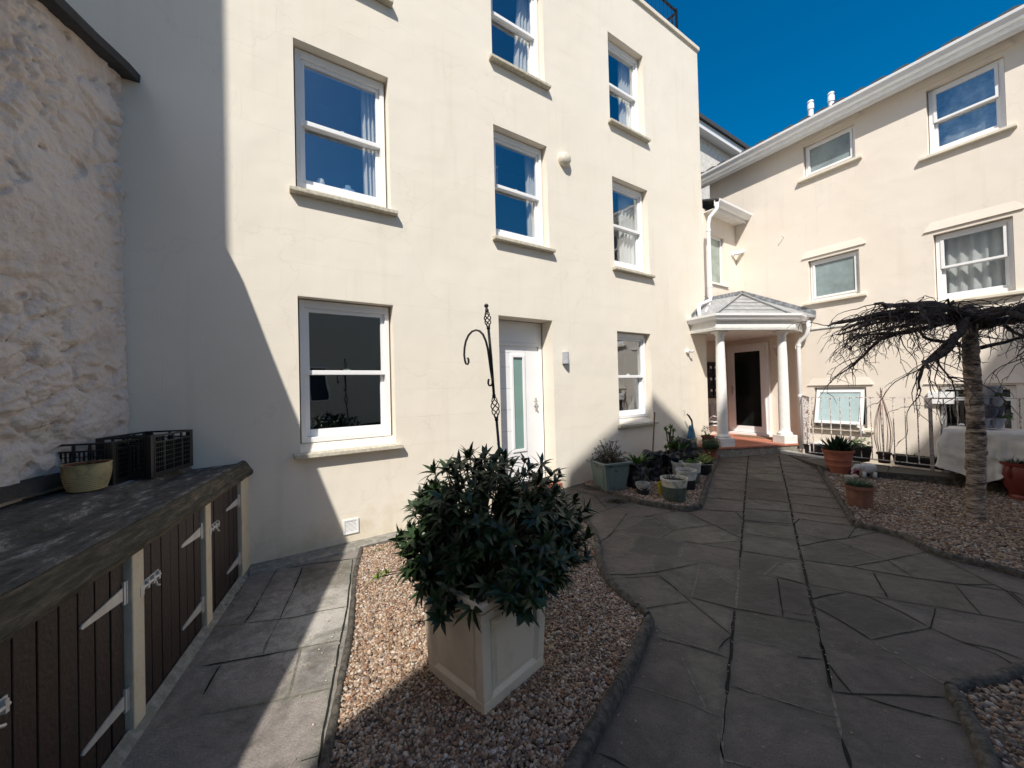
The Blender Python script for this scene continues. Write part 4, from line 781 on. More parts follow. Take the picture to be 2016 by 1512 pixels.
# raster: which slab does a spot belong to (for slab to slab colour differences)
gx0, gy0, cs_ = -3.2, -3.0, .025; NXg, NYg = int(11.5 / cs_), int(11.6 / cs_)
blk = np.zeros((NYg, NXg), bool)
for pts, w_, dk in J:
    for a_, b_ in zip(pts, pts[1:]):
        n = int((b_ - a_).length / (cs_ * .4)) + 1
        for k in range(n + 1):
            p = a_.lerp(b_, k / n); i, j = int((p.x - gx0) / cs_), int((p.y - gy0) / cs_)
            if 0 <= i < NXg - 1 and 0 <= j < NYg - 1: blk[j, i] = True; blk[j + 1, i] = True; blk[j, i + 1] = True
lab = -np.ones((NYg, NXg), int); nl_ = 0
from collections import deque
for j0 in range(0, NYg, 4):
    for i0 in range(0, NXg, 4):
        if lab[j0, i0] >= 0 or blk[j0, i0]: continue
        dq = deque([(j0, i0)]); lab[j0, i0] = nl_
        while dq:
            j, i = dq.popleft()
            for a_, b_ in ((j + 1, i), (j - 1, i), (j, i + 1), (j, i - 1)):
                if 0 <= a_ < NYg and 0 <= b_ < NXg and lab[a_, b_] < 0 and not blk[a_, b_]: lab[a_, b_] = nl_; dq.append((a_, b_))
        nl_ += 1
tint = rng.uniform(.72, 1.32, (nl_ + 1, 1)) * (1 + rng.uniform(-.05, .05, (nl_ + 1, 3)))
tint[-1] = 1
NX2, NY2 = NXg, NYg
ii, jg = np.meshgrid(np.arange(NX2), np.arange(NY2)); X = gx0 + ii * cs_; Y = gy0 + jg * cs_
Zg = np.clip(.068 * (Y - 4.1), 0, .24)
co = np.stack([X, Y, Zg], -1).reshape(-1, 3)
kx, ky = ii[:-1, :-1], jg[:-1, :-1]; cxx = X[:-1, :-1] + cs_ / 2; cyy = Y[:-1, :-1] + cs_ / 2
offA = (cxx - P0.x) * NA.x + (cyy - P0.y) * NA.y; cB_ = cxx + .596 * cyy
cf = (cxx - F0.x) * -math.sin(RC) + (cyy - F0.y) * math.cos(RC)
keep = (offA < .1) & (cB_ < WC[0] - .03) & (cf < .1)
sB_ = (cxx - BO.x) * DBs.x + (cyy - BO.y) * DBs.y; keep |= (offA < .1) & (sB_ < -.3) & (cB_ < WC[1])
q = (ky * NX2 + kx)[keep]; faces = np.stack([q, q + 1, q + NX2 + 1, q + NX2], -1)
me = bpy.data.meshes.new('paving'); me.vertices.add(len(co)); me.vertices.foreach_set('co', co.ravel()); nf = len(faces)
me.loops.add(nf * 4); me.loops.foreach_set('vertex_index', faces.ravel()); me.polygons.add(nf); me.polygons.foreach_set('loop_start', np.arange(0, nf * 4, 4)); me.polygons.foreach_set('loop_total', np.full(nf, 4)); me.update(calc_edges=True)
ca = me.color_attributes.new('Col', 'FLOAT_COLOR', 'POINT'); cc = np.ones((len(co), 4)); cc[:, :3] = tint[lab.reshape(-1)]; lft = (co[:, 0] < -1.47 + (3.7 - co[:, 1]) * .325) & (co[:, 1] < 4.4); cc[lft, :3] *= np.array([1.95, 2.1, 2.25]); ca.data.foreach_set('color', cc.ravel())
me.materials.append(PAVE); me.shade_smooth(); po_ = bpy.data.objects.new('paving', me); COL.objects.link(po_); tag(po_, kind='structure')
# joints
mdk, mlt = MB(), MB()
for pts, w_, dk in J:
    fine = []
    for a_, b_ in zip(pts, pts[1:]):
        n = max(1, int((b_ - a_).length / .035)); fine += [a_.lerp(b_, k / n) for k in range(n)]
    fine.append(pts[-1]); L_, R_ = [], []
    for k, p in enumerate(fine):
        d = (fine[min(k + 1, len(fine) - 1)] - fine[max(k - 1, 0)]).normalized(); s_ = V((d.y, -d.x, 0)); e = noise.noise(V((p.x * 9, p.y * 9, 3))) * .005
        hw = w_ * .5 * (1 + .6 * noise.noise(V((p.x * 20, p.y * 20, 0)))) * (.75 if w_ > .018 else 1) * (.35 if k in (0, len(fine) - 1) else 1); zz = gz(p.y) + (.003 if dk else .0015)
        L_.append((p.x - s_.x * (hw + e), p.y - s_.y * (hw + e), zz)); R_.append((p.x + s_.x * (hw - e), p.y + s_.y * (hw - e), zz))
    (mdk if dk else mlt).loft([L_, R_], False)
tag(mdk.build('paving_joints', mat('open_joint', (.012, .012, .01), 1, .3, 40)), kind='structure'); tag(mlt.build('paving_pointing', mat('pointing', (.20, .175, .14), .95, .25, 25, .4, 60, col2=(.12, .105, .085))), kind='structure')
# pale mineral bloom / scuffs on the near strip is in the paving material; coal-store edge mortar strip
m = MB(); m.sweep([(-.03, 0), (-.02, .03), (.03, .0)], [F0 + DT * 0 + V((math.cos(RC), math.sin(RC), 0)) * t + V((math.sin(RC), -math.cos(RC), 0)) * .03 for t in (-3.2, -1, 0, 1.1)]); tag(m.build('mortar_fillet', STONEG), kind='structure')
# paved band along wall A
m = MB(); m.sweep([(-.1, .0), (-.1, .022), (.10, .018), (.11, .0)], [wA(s_, -.10, gz(wA(s_, -.1, 0).y)) for s_ in (.0, .8, 1.3, 2.0, 2.55)]); tag(m.build('wall_fillet', STONEG), kind='structure')

# ------------------------------------------------------------ kerbs and gravel beds
KERB = mat('edging_stone', (.115, .10, .082), .95, .25, 25, .8, 60, col2=(.04, .037, .03), c2lo=.4, c2hi=.62)
def kerb(name, pts, w=.045, h=.05, seg=.62):
    """round-topped edging stones with joints"""
    P_ = []
    for a_, b_ in zip(pts, pts[1:]):
        n = max(1, int((b_ - a_).length / .04)); P_ += [a_.lerp(b_, k / n) for k in range(n)]
    P_.append(pts[-1]); mb = MB(); run = 0; cur = []
    def prof(p, s=1):
        j = .004 * noise.noise(V((p.x * 30, p.y * 30, 1)))
        return [(-w * .5 * s, -.02), (-w * .5 * s + j, h * .55), (-w * .3 * s, h * .9 + j), (0, h + j), (w * .3 * s, h * .9 - j), (w * .5 * s - j, h * .55), (w * .5 * s, -.02)]
    chunks = []; 
    for k, p in enumerate(P_):
        cur.append(p)
        if k: run += (P_[k] - P_[k - 1]).length
        if run > seg or k == len(P_) - 1:
            if len(cur) > 1: chunks.append(cur)
            cur = [p]; run = 0
    for ch in chunks:
        d = (ch[-1] - ch[-2]).normalized(); ch = ch[:-1] + [ch[-1] - d * .008]
        rings = []
        for i, p in enumerate(ch):
            d = (ch[min(i + 1, len(ch) - 1)] - ch[max(i - 1, 0)]).normalized(); s_ = d.cross(V((0, 0, 1))).normalized()
            sc_ = .8 if i in (0, len(ch) - 1) else 1
            rings.append([p + s_ * a_ + V((0, 0, b_)) for a_, b_ in prof(p, sc_)])
        mb.loft(rings)
    o = mb.build(name, KERB, None, True, angle=R(50)); return tag(o, kind='structure')
def G(pts): return [gpt(*p) for p in pts]
def smooth(pts, it=2):
    for _ in range(it):
        q = [pts[0]]
        for a_, b_ in zip(pts, pts[1:]): q += [a_.lerp(b_, .25), a_.lerp(b_, .75)]
        q.append(pts[-1]); pts = q
    return pts
k1l = G([(712, 1082), (700, 1130), (690, 1250), (662, 1400), (640, 1512)]); k1l.append(k1l[-1] + (k1l[-1] - k1l[-2]) * 3.2)
k1r = smooth(G([(1110, 1005), (1150, 1020), (1177, 1062), (1178, 1110), (1200, 1152), (1240, 1190), (1278, 1222)]), 1)
k1s = G([(1280, 1228), (1240, 1320), (1190, 1410), (1135, 1512)]); k1s.append(k1s[-1] + (k1s[-1] - k1s[-2]) * 4)
k1t = G([(712, 1082), (790, 1062), (880, 1040), (1000, 1015), (1110, 1003)])
kerb('kerb', k1l, .04, .035, .9); kerb('kerb', k1r, .06, .055, .5); kerb('kerb', k1s, .065, .06, .62); kerb('kerb', k1t, .04, .025, .9)
k2 = G([(1150, 962), (1185, 966), (1215, 978), (1260, 992), (1330, 1004)]); k2b = G([(1332, 1005), (1352, 1006), (1376, 1002)]); k2c = G([(1378, 1001), (1386, 975), (1400, 935), (1416, 897)])
kerb('kerb', k2, .05, .06, .7); kerb('kerb', k2b, .05, .06, .7); kerb('kerb', k2c, .055, .06, .62)
k3 = G([(1608, 915), (1625, 945), (1655, 990), (1682, 1034)]); k3b = smooth(G([(1684, 1036), (1740, 1048), (1800, 1066), (1822, 1085), (1880, 1104), (1950, 1118), (2016, 1138)]), 1); k3b.append(k3b[-1] + V((1.5, -1.0, 0)))
k3t = G([(1628, 931), (1722, 941), (1904, 962), (2016, 978)]); k3t.append(k3t[-1] + (k3t[-1] - k3t[-2]) * 2.5)
kerb('kerb', k3, .05, .05, .7); kerb('kerb', k3b, .055, .05, .6)
k4 = smooth(G([(1985, 1600), (1925, 1455), (1900, 1410), (1872, 1362)]), 0); k4b = smooth(G([(1872, 1362), (1900, 1352), (1960, 1345), (2016, 1322)]), 0); k4b.append(k4b[-1] + (k4b[-1] - k4b[-2]) * 6); k4 = [k4[0] + (k4[0] - k4[1]) * 4] + k4
kerb('kerb', k4, .06, .045, .62); kerb('kerb', k4b, .06, .045, .62)

def inpoly(px, py, poly):
    c_ = np.zeros(len(px), bool); n = len(poly)
    for i in range(n):
        x1, y1 = poly[i][0], poly[i][1]; x2, y2 = poly[i - 1][0], poly[i - 1][1]
        c_ ^= ((y1 > py) != (y2 > py)) & (px < (x2 - x1) * (py - y1) / (y2 - y1 + 1e-12) + x1)
    return c_
# one pebble: 12 corner blob
t_ = (1 + 5 ** .5) / 2; ICO = np.array([(-1, t_, 0), (1, t_, 0), (-1, -t_, 0), (1, -t_, 0), (0, -1, t_), (0, 1, t_), (0, -1, -t_), (0, 1, -t_), (t_, 0, -1), (t_, 0, 1), (-t_, 0, -1), (-t_, 0, 1)]) / 1.902
ICF = np.array([(0, 11, 5), (0, 5, 1), (0, 1, 7), (0, 7, 10), (0, 10, 11), (1, 5, 9), (5, 11, 4), (11, 10, 2), (10, 7, 6), (7, 1, 8), (3, 9, 4), (3, 4, 2), (3, 2, 6), (3, 6, 8), (3, 8, 9), (4, 9, 5), (2, 4, 11), (6, 2, 10), (8, 6, 7), (9, 8, 1)])
PAL = np.array([(.50, .36, .24), (.62, .50, .38), (.40, .26, .17), (.30, .19, .13), (.66, .58, .48), (.72, .68, .62), (.34, .28, .24), (.54, .40, .30), (.46, .24, .13), (.24, .19, .16)])
PAL = PAL * np.array([.68, .645, .625]); PW = np.array([.17, .16, .13, .14, .12, .08, .10, .08, .03, .09]); PW = PW / PW.sum()
GRAV = mat('gravel_stone', (.5, .4, .3), .6, vc=True, spec=.35)
def gravel(name, poly, size, dens, lift=.012, label=None, tone=1.0, squash=.62):
    poly = [(p.x, p.y) for p in poly]; xs = [p[0] for p in poly]; ys = [p[1] for p in poly]
    area_bb = (max(xs) - min(xs)) * (max(ys) - min(ys)); N = int(area_bb / (size * size) * dens)
    px = rng.uniform(min(xs), max(xs), N); py = rng.uniform(min(ys), max(ys), N); k = inpoly(px, py, poly); px, py = px[k], py[k]; N = len(px)
    pz = np.clip(.068 * (py - 4.1), 0, .24) + lift * rng.uniform(.3, 1.25, N) + .008 * np.sin(px * 5 + 1) * np.cos(py * 4)
    sc3 = size * rng.lognormal(-.05, .25, (N, 1)) * rng.uniform(.6, 1.2, (N, 3)) * .62; sc3[:, 2] *= squash
    a1 = rng.uniform(0, 2 * PI, N); a2 = rng.normal(0, .45, N); a3 = rng.normal(0, .45, N)
    v = ICO[None] * (1 + rng.normal(0, .10, (N, 12, 1))) * sc3[:, None, :]
    def rot(v, a, i, j):
        c_, s_ = np.cos(a)[:, None], np.sin(a)[:, None]; vi, vj = v[:, :, i].copy(), v[:, :, j].copy(); v[:, :, i] = c_ * vi - s_ * vj; v[:, :, j] = s_ * vi + c_ * vj
    rot(v, a2, 1, 2); rot(v, a3, 0, 2); rot(v, a1, 0, 1)
    v += np.stack([px, py, pz], -1)[:, None, :]
    f = (ICF[None] + 12 * np.arange(N)[:, None, None]).reshape(-1, 3)
    me = bpy.data.meshes.new(name); me.vertices.add(12 * N); me.vertices.foreach_set('co', v.reshape(-1)); nf = len(f)
    me.loops.add(nf * 3); me.loops.foreach_set('vertex_index', f.ravel()); me.polygons.add(nf); me.polygons.foreach_set('loop_start', np.arange(0, nf * 3, 3)); me.polygons.foreach_set('loop_total', np.full(nf, 3)); me.update(calc_edges=True)
    col = PAL[rng.choice(len(PAL), N, p=PW)] * rng.uniform(.75, 1.25, (N, 1)) * tone; cc = np.ones((N, 12, 4)); cc[:, :, :3] = col[:, None, :]
    ca = me.color_attributes.new('Col', 'FLOAT_COLOR', 'POINT'); ca.data.foreach_set('color', cc.reshape(-1)); me.materials.append(GRAV); me.shade_smooth()
    o = bpy.data.objects.new(name, me); COL.objects.link(o); tag(o, label, 'gravel', kind='stuff')
    sb = bmesh.new(); sb.faces.new([sb.verts.new((p[0], p[1], 0)) for p in poly]); bmesh.ops.triangulate(sb, faces=sb.faces[:])
    for yy in (4.1, 7.63): bmesh.ops.bisect_plane(sb, geom=sb.verts[:] + sb.edges[:] + sb.faces[:], plane_co=(0, yy, 0), plane_no=(0, 1, 0))
    for v_ in sb.verts: v_.co.z = gz(v_.co.y) + .005
    ms = bpy.data.meshes.new('bed_soil'); sb.to_mesh(ms); sb.free(); ms.materials.append(mat('bed_soil', (.12, .09, .07), .95, .3, 60, .8, 90)); tag_o = bpy.data.objects.new('bed_soil', ms); COL.objects.link(tag_o); tag(tag_o, kind='structure'); return o
def clip_near(pts, y=.9): return [p if p.y > y else V((p.x, y, 0)) for p in pts]
bed1 = k1t + k1r[1:] + k1s + k1l[::-1][:-1]
gravel('gravel', clip_near(bed1, 1.25), .0150, 3.1, .014, 'tan, pink and white gravel filling the bed round the tall square planter')
bed2 = k2 + k2b + k2c + [wA(6.9, -.01, 0), wA(4.05, -.01, 0)]
gravel('gravel', bed2, .019, 2.1, .014, 'pale gravel filling the small bed of pots along the tall block', 1.05)
bed3 = k3 + k3b + k3t[::-1]
gravel('gravel', bed3, .022, 2.1, .014, 'brown-pink gravel filling the bed under the bare tree', .72)
bed4 = k4 + k4b[1:] + [k4b[-1] + V((0, -2.5, 0))]
bed4 = [p for p in k4[1:]] + [p for p in k4b[1:3]] + [k4b[3] + (k4b[3] - k4b[2]) * .6, V((3.2, 1.2, 0)), V((2.0, .9, 0))]
gravel('gravel', bed4, .021, 2.3, .014, 'coarse gravel in the corner bed at the bottom right', .8)
# loose stones along the open long joints
for ln in (J[0][0], J[4][0]):
    pass

# ------------------------------------------------------------ TALL PLANTER, SHRUB, CROOK
PX, PY = -.175, 2.065; pc = V((PX, PY, .012)); prz = R(47)
pl = thing('square_planter', pc, 'tall square cream planter with recessed panels standing in the gravel', 'planter', prz)
hb, ht, H = .215, .238, .50
def face_panel(mb, rz, out, inn):
    pass
body = MB(); 
def ringz(h, z): return [(-h, -h, z), (h, -h, z), (h, h, z), (-h, h, z)]
def hz(z): return hb + (ht - hb) * z / H
body.loft([ringz(hz(0), 0), ringz(hz(.055), .055)]); body.loft([ringz(hz(.055) - .018, .055), ringz(hz(.43) - .018, .43)]); 
body.loft([ringz(hz(.43), .43), ringz(hz(.47), .47)]); body.loft([ringz(hz(.45) - .006, .472), ringz(hz(.47) - .005, .48)])
for sx in (-1, 1):
    for sy in (-1, 1):
        a0, a1_, b0_, b1_ = hz(.055), hz(.055) - .055, hz(.43), hz(.43) - .055
        def cr_(h, h2, z): xs = sorted((sx * h, sx * h2)); ys = sorted((sy * h, sy * h2)); return [(xs[0], ys[0], z), (xs[1], ys[0], z), (xs[1], ys[1], z), (xs[0], ys[1], z)]
        body.hexa(cr_(a0, a1_, .055), cr_(b0_, b1_, .43))
PLM = mat('aged_cream_plastic', (.78, .68, .54), .6, .08, 6, .2, 70, col2=(.66, .56, .43), c2lo=.3, c2hi=.5)
bo = body.build('body', PLM, pl, bevel=.004)
for k in range(4):
    T = Matrix.Rotation(k * PI / 2, 4, 'Z'); m = MB(); y0 = -(hz(.055) - .018) - .001; y1 = -(hz(.43) - .018) - .001; w0, w1 = hz(.055) - .056, hz(.43) - .056
    def fr(d, z0, z1, in_):
        return [T @ V(p) for p in ((-w0 + in_, y0 - d, z0), (w0 - in_, y0 - d, z0), (w1 - in_, y1 - d, z1), (-w1 + in_, y1 - d, z1))]
    A_ = fr(.016, .056, .429, .0); B_ = fr(.002, .072, .413, .016); C_ = fr(.002, .086, .399, .03); D_ = fr(.010, .098, .387, .042)
    m.add(A_ + B_ + C_ + D_, [(0, 1, 5, 4), (1, 2, 6, 5), (2, 3, 7, 6), (3, 0, 4, 7), (4, 5, 9, 8), (5, 6, 10, 9), (6, 7, 11, 10), (7, 4, 8, 11), (8, 9, 13, 12), (9, 10, 14, 13), (10, 11, 15, 14), (11, 8, 12, 15), (12, 13, 14, 15)])
    m.build('panel', PLM, pl)
m = MB()
for k in range(4): T = Matrix.Rotation(k * PI / 2, 4, 'Z'); m.hexa([T @ V(p) for p in ((-ht - .004, -ht - .004, .481), (ht + .004, -ht - .004, .481), (ht - .03, -ht + .03, .481), (-ht + .03, -ht + .03, .481))], [T @ V(p) for p in ((-ht - .004, -ht - .004, .515), (ht + .004, -ht - .004, .515), (ht - .03, -ht + .03, .515), (-ht + .03, -ht + .03, .515))])
m.build('rim', PLM, pl, bevel=.004)
m = MB(); m.box(-ht + .03, ht - .03, -ht + .03, ht - .03, .44, .485); m.build('soil', SOIL, pl)
sh = thing('leafy_shrub', (PX, PY, .48), 'dense dark green glossy shrub spilling over the square cream planter', 'shrub')
lv, nv, st = MB(), MB(), MB(); C0 = V((.05, .05, .21))
random.seed(11)
tips = []
for i in range(430):
    while True:
        d = V((random.gauss(0, 1), random.gauss(0, 1), random.gauss(0, 1))).normalized()
        if d.z > -.72: break
    lump = 1 + .16 * noise.noise(d * 1.9 + V((5, 1, 3))) + .10 * noise.noise(d * 5)
    f_ = random.uniform(.5, 1.0) ** .6 * lump
    p = C0 + V((d.x * .50, d.y * .44, d.z * (.42 if d.z > 0 else .37))) * f_
    if p.z < -.02 and abs(p.x) < .2 and abs(p.y) < .2: continue
    tips.append((p, d))
for u_, v_, y_ in ((925, 900, 2.1), (905, 912, 2.05), (1010, 915, 2.0), (1040, 925, 2.2), (1100, 940, 2.15), (1085, 935, 2.0), (855, 930, 2.15), (880, 925, 2.0), (1150, 1005, 2.1), (1130, 985, 2.2), (790, 1055, 2.0), (800, 1080, 1.95), (835, 1000, 2.1), (860, 1180, 1.72), (868, 1215, 1.70), (955, 900, 2.2), (975, 910, 2.0), (840, 1140, 1.8), (1060, 1150, 1.95), (1000, 1175, 1.78), (815, 1120, 1.9), (1120, 1110, 2.1), (1150, 1060, 2.1)):
    p = aty(u_, v_, y_) - V((PX, PY, .48)); tips.append((p, (p - C0).normalized()))
def rosette(mb, p, d, n, L, W, curl, spread=(35, 80)):
    ax = d.orthogonal().normalized(); a0 = random.uniform(0, 6)
    for k in range(n):
        az = a0 + k * 2.4; r_ = Matrix.Rotation(az, 3, d) @ ax; el = R(random.uniform(*spread)); dd = (d * math.cos(el) + r_ * math.sin(el)).normalized()
        mb.leaf(p + d * (.02 * (k / n - .7)), dd, d + V((0, 0, .3)), L * random.uniform(.7, 1.15), W * random.uniform(.8, 1.15), curl * random.uniform(.4, 1.4))
for p, d in tips:
    ax_ = (d * .8 + V((0, 0, .75)) + V((random.gauss(0, .25), random.gauss(0, .25), random.gauss(0, .2)))).normalized()
    rosette(lv, p, ax_, random.randint(8, 11), .084 * random.uniform(.7, 1.25), .0255, .38, (15, 85))
    if random.random() < .55:  # leaves back down the stem
        q = p.lerp(C0, .16); rosette(lv, q, ax_, 6, .08, .022, .5, (45, 105))
    b_ = V((random.uniform(-.08, .08), random.uniform(-.08, .08), .0)); mid = b_.lerp(p, .5) + V((0, 0, -.04 if p.z < .1 else .03)); st.tube([b_, mid, p], [.008, .005, .003], 5, False)
for u_, v_, y_ in ((742, 1137, 2.0), (760, 1128, 1.98), (783, 1065, 2.05), (795, 1085, 2.0)):
    p = aty(u_, v_, y_) - V((PX, PY, .48)); rosette(nv, p, (V((-.8, 0, .5))).normalized(), 7, .06, .02, .3); st.tube([V((-.2, 0, .1)), (V((-.2, 0, .1)) + p) / 2, p], .003, 5)
lv.build('foliage', LEAFD, sh, True); nv.build('new_growth', LEAFN, sh, True); st.build('stem', STEM, sh)

YC = 2.34
def cp(u, v): return aty(u, v, YC)
base = V((.035, YC, .0)); hk = thing('shepherds_crook', base, 'black wrought iron hanging-basket crook standing behind the planter', 'plant hook')
top = cp(957.5, 604); low = cp(985, 912)
def lc(p): return V(p) - base
m = MB(); rr_ = .0082; cA0, cA1 = cp(958.6, 612), cp(961.5, 645); cB0, cB1 = cp(972.5, 780), cp(977.5, 825)
m.tube([lc(cA1), lc(cp(967, 705)), lc(cB0)], rr_, 8); m.tube([lc(cB1), lc(low), lc(cp(992, 985)), (0, 0, -.02)], rr_, 8); m.tube([lc(top), lc(cA0)], rr_ * .9, 8); m.build('pole', BLACKM, hk, True)
m = MB(); m.lathe([(0, -.014), (.008, -.011), (.0135, -.004), (.0135, .004), (.008, .011), (0, .014)], lc(cp(957.5, 602)), 14); m.build('finial', BLACKM, hk, True)
def cage(a_, b_, rad):
    m = MB(); a_, b_ = lc(a_), lc(b_); d = (b_ - a_).normalized(); x_ = d.orthogonal().normalized(); y_ = d.cross(x_)
    for k in range(4):
        pts = []
        for i in range(17):
            t = i / 16; r_ = rad * math.sin(PI * t) ** .8 + .003; an = k * PI / 2 + t * 2.2 * PI * .8; pts.append(a_.lerp(b_, t) + (x_ * math.cos(an) + y_ * math.sin(an)) * r_)
        m.tube(pts, .0036, 6)
    for e in (a_, b_): m.lathe([(0, -.012), (.011, -.01), (.011, .01), (0, .012)], e, 10)
    m.build('twisted_basket', BLACKM, hk, True)
cage(cA0, cA1, .017); cage(cB0, cB1, .022)
m = MB(); z8 = lambda x, y: cp(880 + x / 4.2, 580 + y / 4.2)
pts = [z8(*p) for p in ((372, 690), (360, 610), (348, 520), (338, 450), (322, 385), (298, 330), (270, 302), (240, 294), (208, 305), (178, 338), (157, 385), (146, 440), (143, 500), (150, 550), (158, 572), (170, 577), (180, 560), (178, 535), (170, 522))]
m.tube([lc(p) + V((0, -.004, 0)) for p in pts], .0068, 8); pts = [z8(*p) for p in ((366, 640), (374, 700), (376, 735), (366, 752), (350, 752), (342, 735), (343, 712), (349, 698))]; m.tube([lc(p) + V((0, -.012, 0)) for p in pts], .006, 8); m.build('hook', BLACKM, hk, True)

# ------------------------------------------------------------ things on the coal store
def crate(loc, rz, L, W, H, label):
    t = thing('plastic_crate', loc, label, 'crate', rz, 'black plastic crates on the coal store')
    m = MB(); m.box(0, L, 0, W, 0, .008)
    for x, y in ((0, 0), (L, 0), (L, W), (0, W)): m.box(x - (.03 if x else 0), x + (0 if x else .03), y - (.03 if y else 0), y + (0 if y else .03), 0.0081, H)
    m.build('base', BLACKP, t)
    def side(n, f):
        m = MB(); Ls = n
        m_ = lambda a, b, c, d: m.add([f(*p) for p in ((a, 0, c), (b, 0, c), (b, .012, c), (a, .012, c), (a, 0, d), (b, 0, d), (b, .012, d), (a, .012, d))], [(3, 2, 1, 0), (4, 5, 6, 7), (0, 1, 5, 4), (1, 2, 6, 5), (2, 3, 7, 6), (3, 0, 4, 7)])
        a, b = .031, Ls - .031; m_(a, b, H - .012, H); m_(a, b, H - .055, H - .045); m_(a, b, .009, .03)
        for k in range(1, 6): m_(a, b, .03 + k * (H - .085) / 6, .034 + k * (H - .085) / 6)
        n_ = int((b - a) / .022)
        for k in range(n_ + 1): x = a + (b - a - .004) * k / n_; m_(x, x + .0035, .0305, H - .0555)
        n_ = int((b - a) / .085)
        for k in range(n_ + 1): x = a + (b - a - .012) * k / n_; m_(x, x + .012, .0306, H - .0125)
        m.build('side', BLACKP, t)
    side(L, lambda a, y, z: (a, y - .002, z)); side(L, lambda a, y, z: (a, W - .01 + y, z)); side(W, lambda a, y, z: (y - .002, a, z)); side(W, lambda a, y, z: (L - .01 + y, a, z)); return t
ca = math.atan2(.52, -.16)
ca = math.atan2(.44, -.09)
crate((-2.43, 2.58, .958), ca, .46, .31, .285, 'larger black mesh crate on the coal store, nearest the tall block')
crate((-2.52, 2.42, .957), ca + R(2), .46, .32, .27, 'smaller black mesh crate between the round bowl and the larger crate')
b_ = onz(172, 966, .958); t = thing('plant_bowl', b_, 'round ribbed yellowish bowl with a red-brown inside on the coal store', 'plant pot')
pr = [(0, 0), (.066, 0), (.076, .008)]
for k in range(13): z = .012 + k * .0112; r_ = .080 + .026 * math.sin(min(1, z / .13) * PI / 2); pr += [(r_, z), (r_ - .0025, z + .006)]
pr += [(.1085, .160), (.1085, .164), (.099, .164), (.096, .10), (0, .10)]
m = MB(); m.lathe(pr, (0, 0, 0), 40); m.build('bowl', mat('ribbed_clay', (.50, .40, .20), .8, .12, 8, .2, 50, col2=(.22, .18, .11), c2lo=.36, c2hi=.52), t, True, angle=R(60))
m = MB(); m.lathe([(.0945, .13), (.0975, .163), (.096, .163), (.092, .11), (0, .105)], (0, 0, 0), 30); m.build('lining', TERRAD, t)
m = MB()
for k in range(40): a = random.uniform(0, 6.3); m.leaf(V((-.04, .04, .1)), V((math.cos(a) * .5, math.sin(a) * .5, 1)), V((0, 0, 1)), random.uniform(.06, .13), .012, .5)
m.build('seedling', LEAFM, t)

# ------------------------------------------------------------ BUILDINGS BEHIND THE VIEW (unseen; outlines shaped to cast the courtyard's shade)
def silhouette(name, label, y, prof, wins):
    x0 = prof[len(prof) // 2][0]; o = thing(name, (x0, y, 0), label, 'building'); m = MB(); n = len(prof); F_ = [(x - x0, 0, z) for x, z in prof]; B_ = [(x - x0, -4, z) for x, z in prof]
    m.add(F_ + B_, [tuple(range(n)), tuple(range(n, 2 * n))[::-1]] + [(i, (i + 1) % n, n + (i + 1) % n, n + i) for i in range(n)]); m.build('wall', FACHOUSE, o)
    for x_, z_ in wins:
        m = MB(); frame_box(m, x_ - x0, x_ + .9 - x0, z_, z_ + 1.4, .06, .003, .05); q = m.build('window', WHITE, o); m = MB(); m.box(x_ + .06 - x0, x_ + .84 - x0, .004, .02, z_ + .06, z_ + 1.34); m.build('pane', DARK, q)
silhouette('unseen_gable_caster', 'unseen narrow cream gabled block just behind the viewer, shaped to shade the courtyard', -3, [(-1.78, 0), (-1.76, 5.2), (-1.5, 5.75), (-.89, 9.7), (-.27, 10.7), (.56, 11.95), (.62, 11.6), (.62, 0)], [(-.9, 1.2), (-.6, 4.2)])  # unseen; outline placed so its shadow edge crosses the gravel and main wall
sh_ = lambda L_: [(x - .589, z + 3.33) for x, z in L_]
silhouette('unseen_terrace_caster', 'unseen tall cream terrace behind the viewer, its stepped roofline shaped to shade the courtyard', -6, [(-.1, 0)] + sh_([(.49, 11.6), (.56, 11.9), (1.13, 11.85), (1.7, 11.95), (1.98, 12.4), (2.45, 12.3), (2.8, 11.55), (3.15, 11.1), (3.8, 10.6), (4.5, 10.45), (4.8, 10.7), (5.1, 11.15), (5.35, 11.6), (5.9, 11.6), (5.93, 2.7)]) + [(12, 6.0), (12, 0)], [(.6, 1.2), (3.2, 1.2), (6.2, 1.2), (.6, 4.0), (3.2, 4.0), (3.2, 7.2), (.9, 7.2)])  # unseen; roofline steps traced back from the shadow edges on walls and porch
lt = thing('unseen_neighbour_caster', (-3.16, -.5, 0), 'unseen tall plain rendered building behind the stone wall, sized to shade the main wall', 'building')  # unseen; corner and height set by the upright shadow edge on the main wall
m = MB(); m.prism([(0, 0), (-7, 0), (-7, -6), (-2.6, -6)], 0, 9.7); m.build('wall', FACHOUSE, lt)

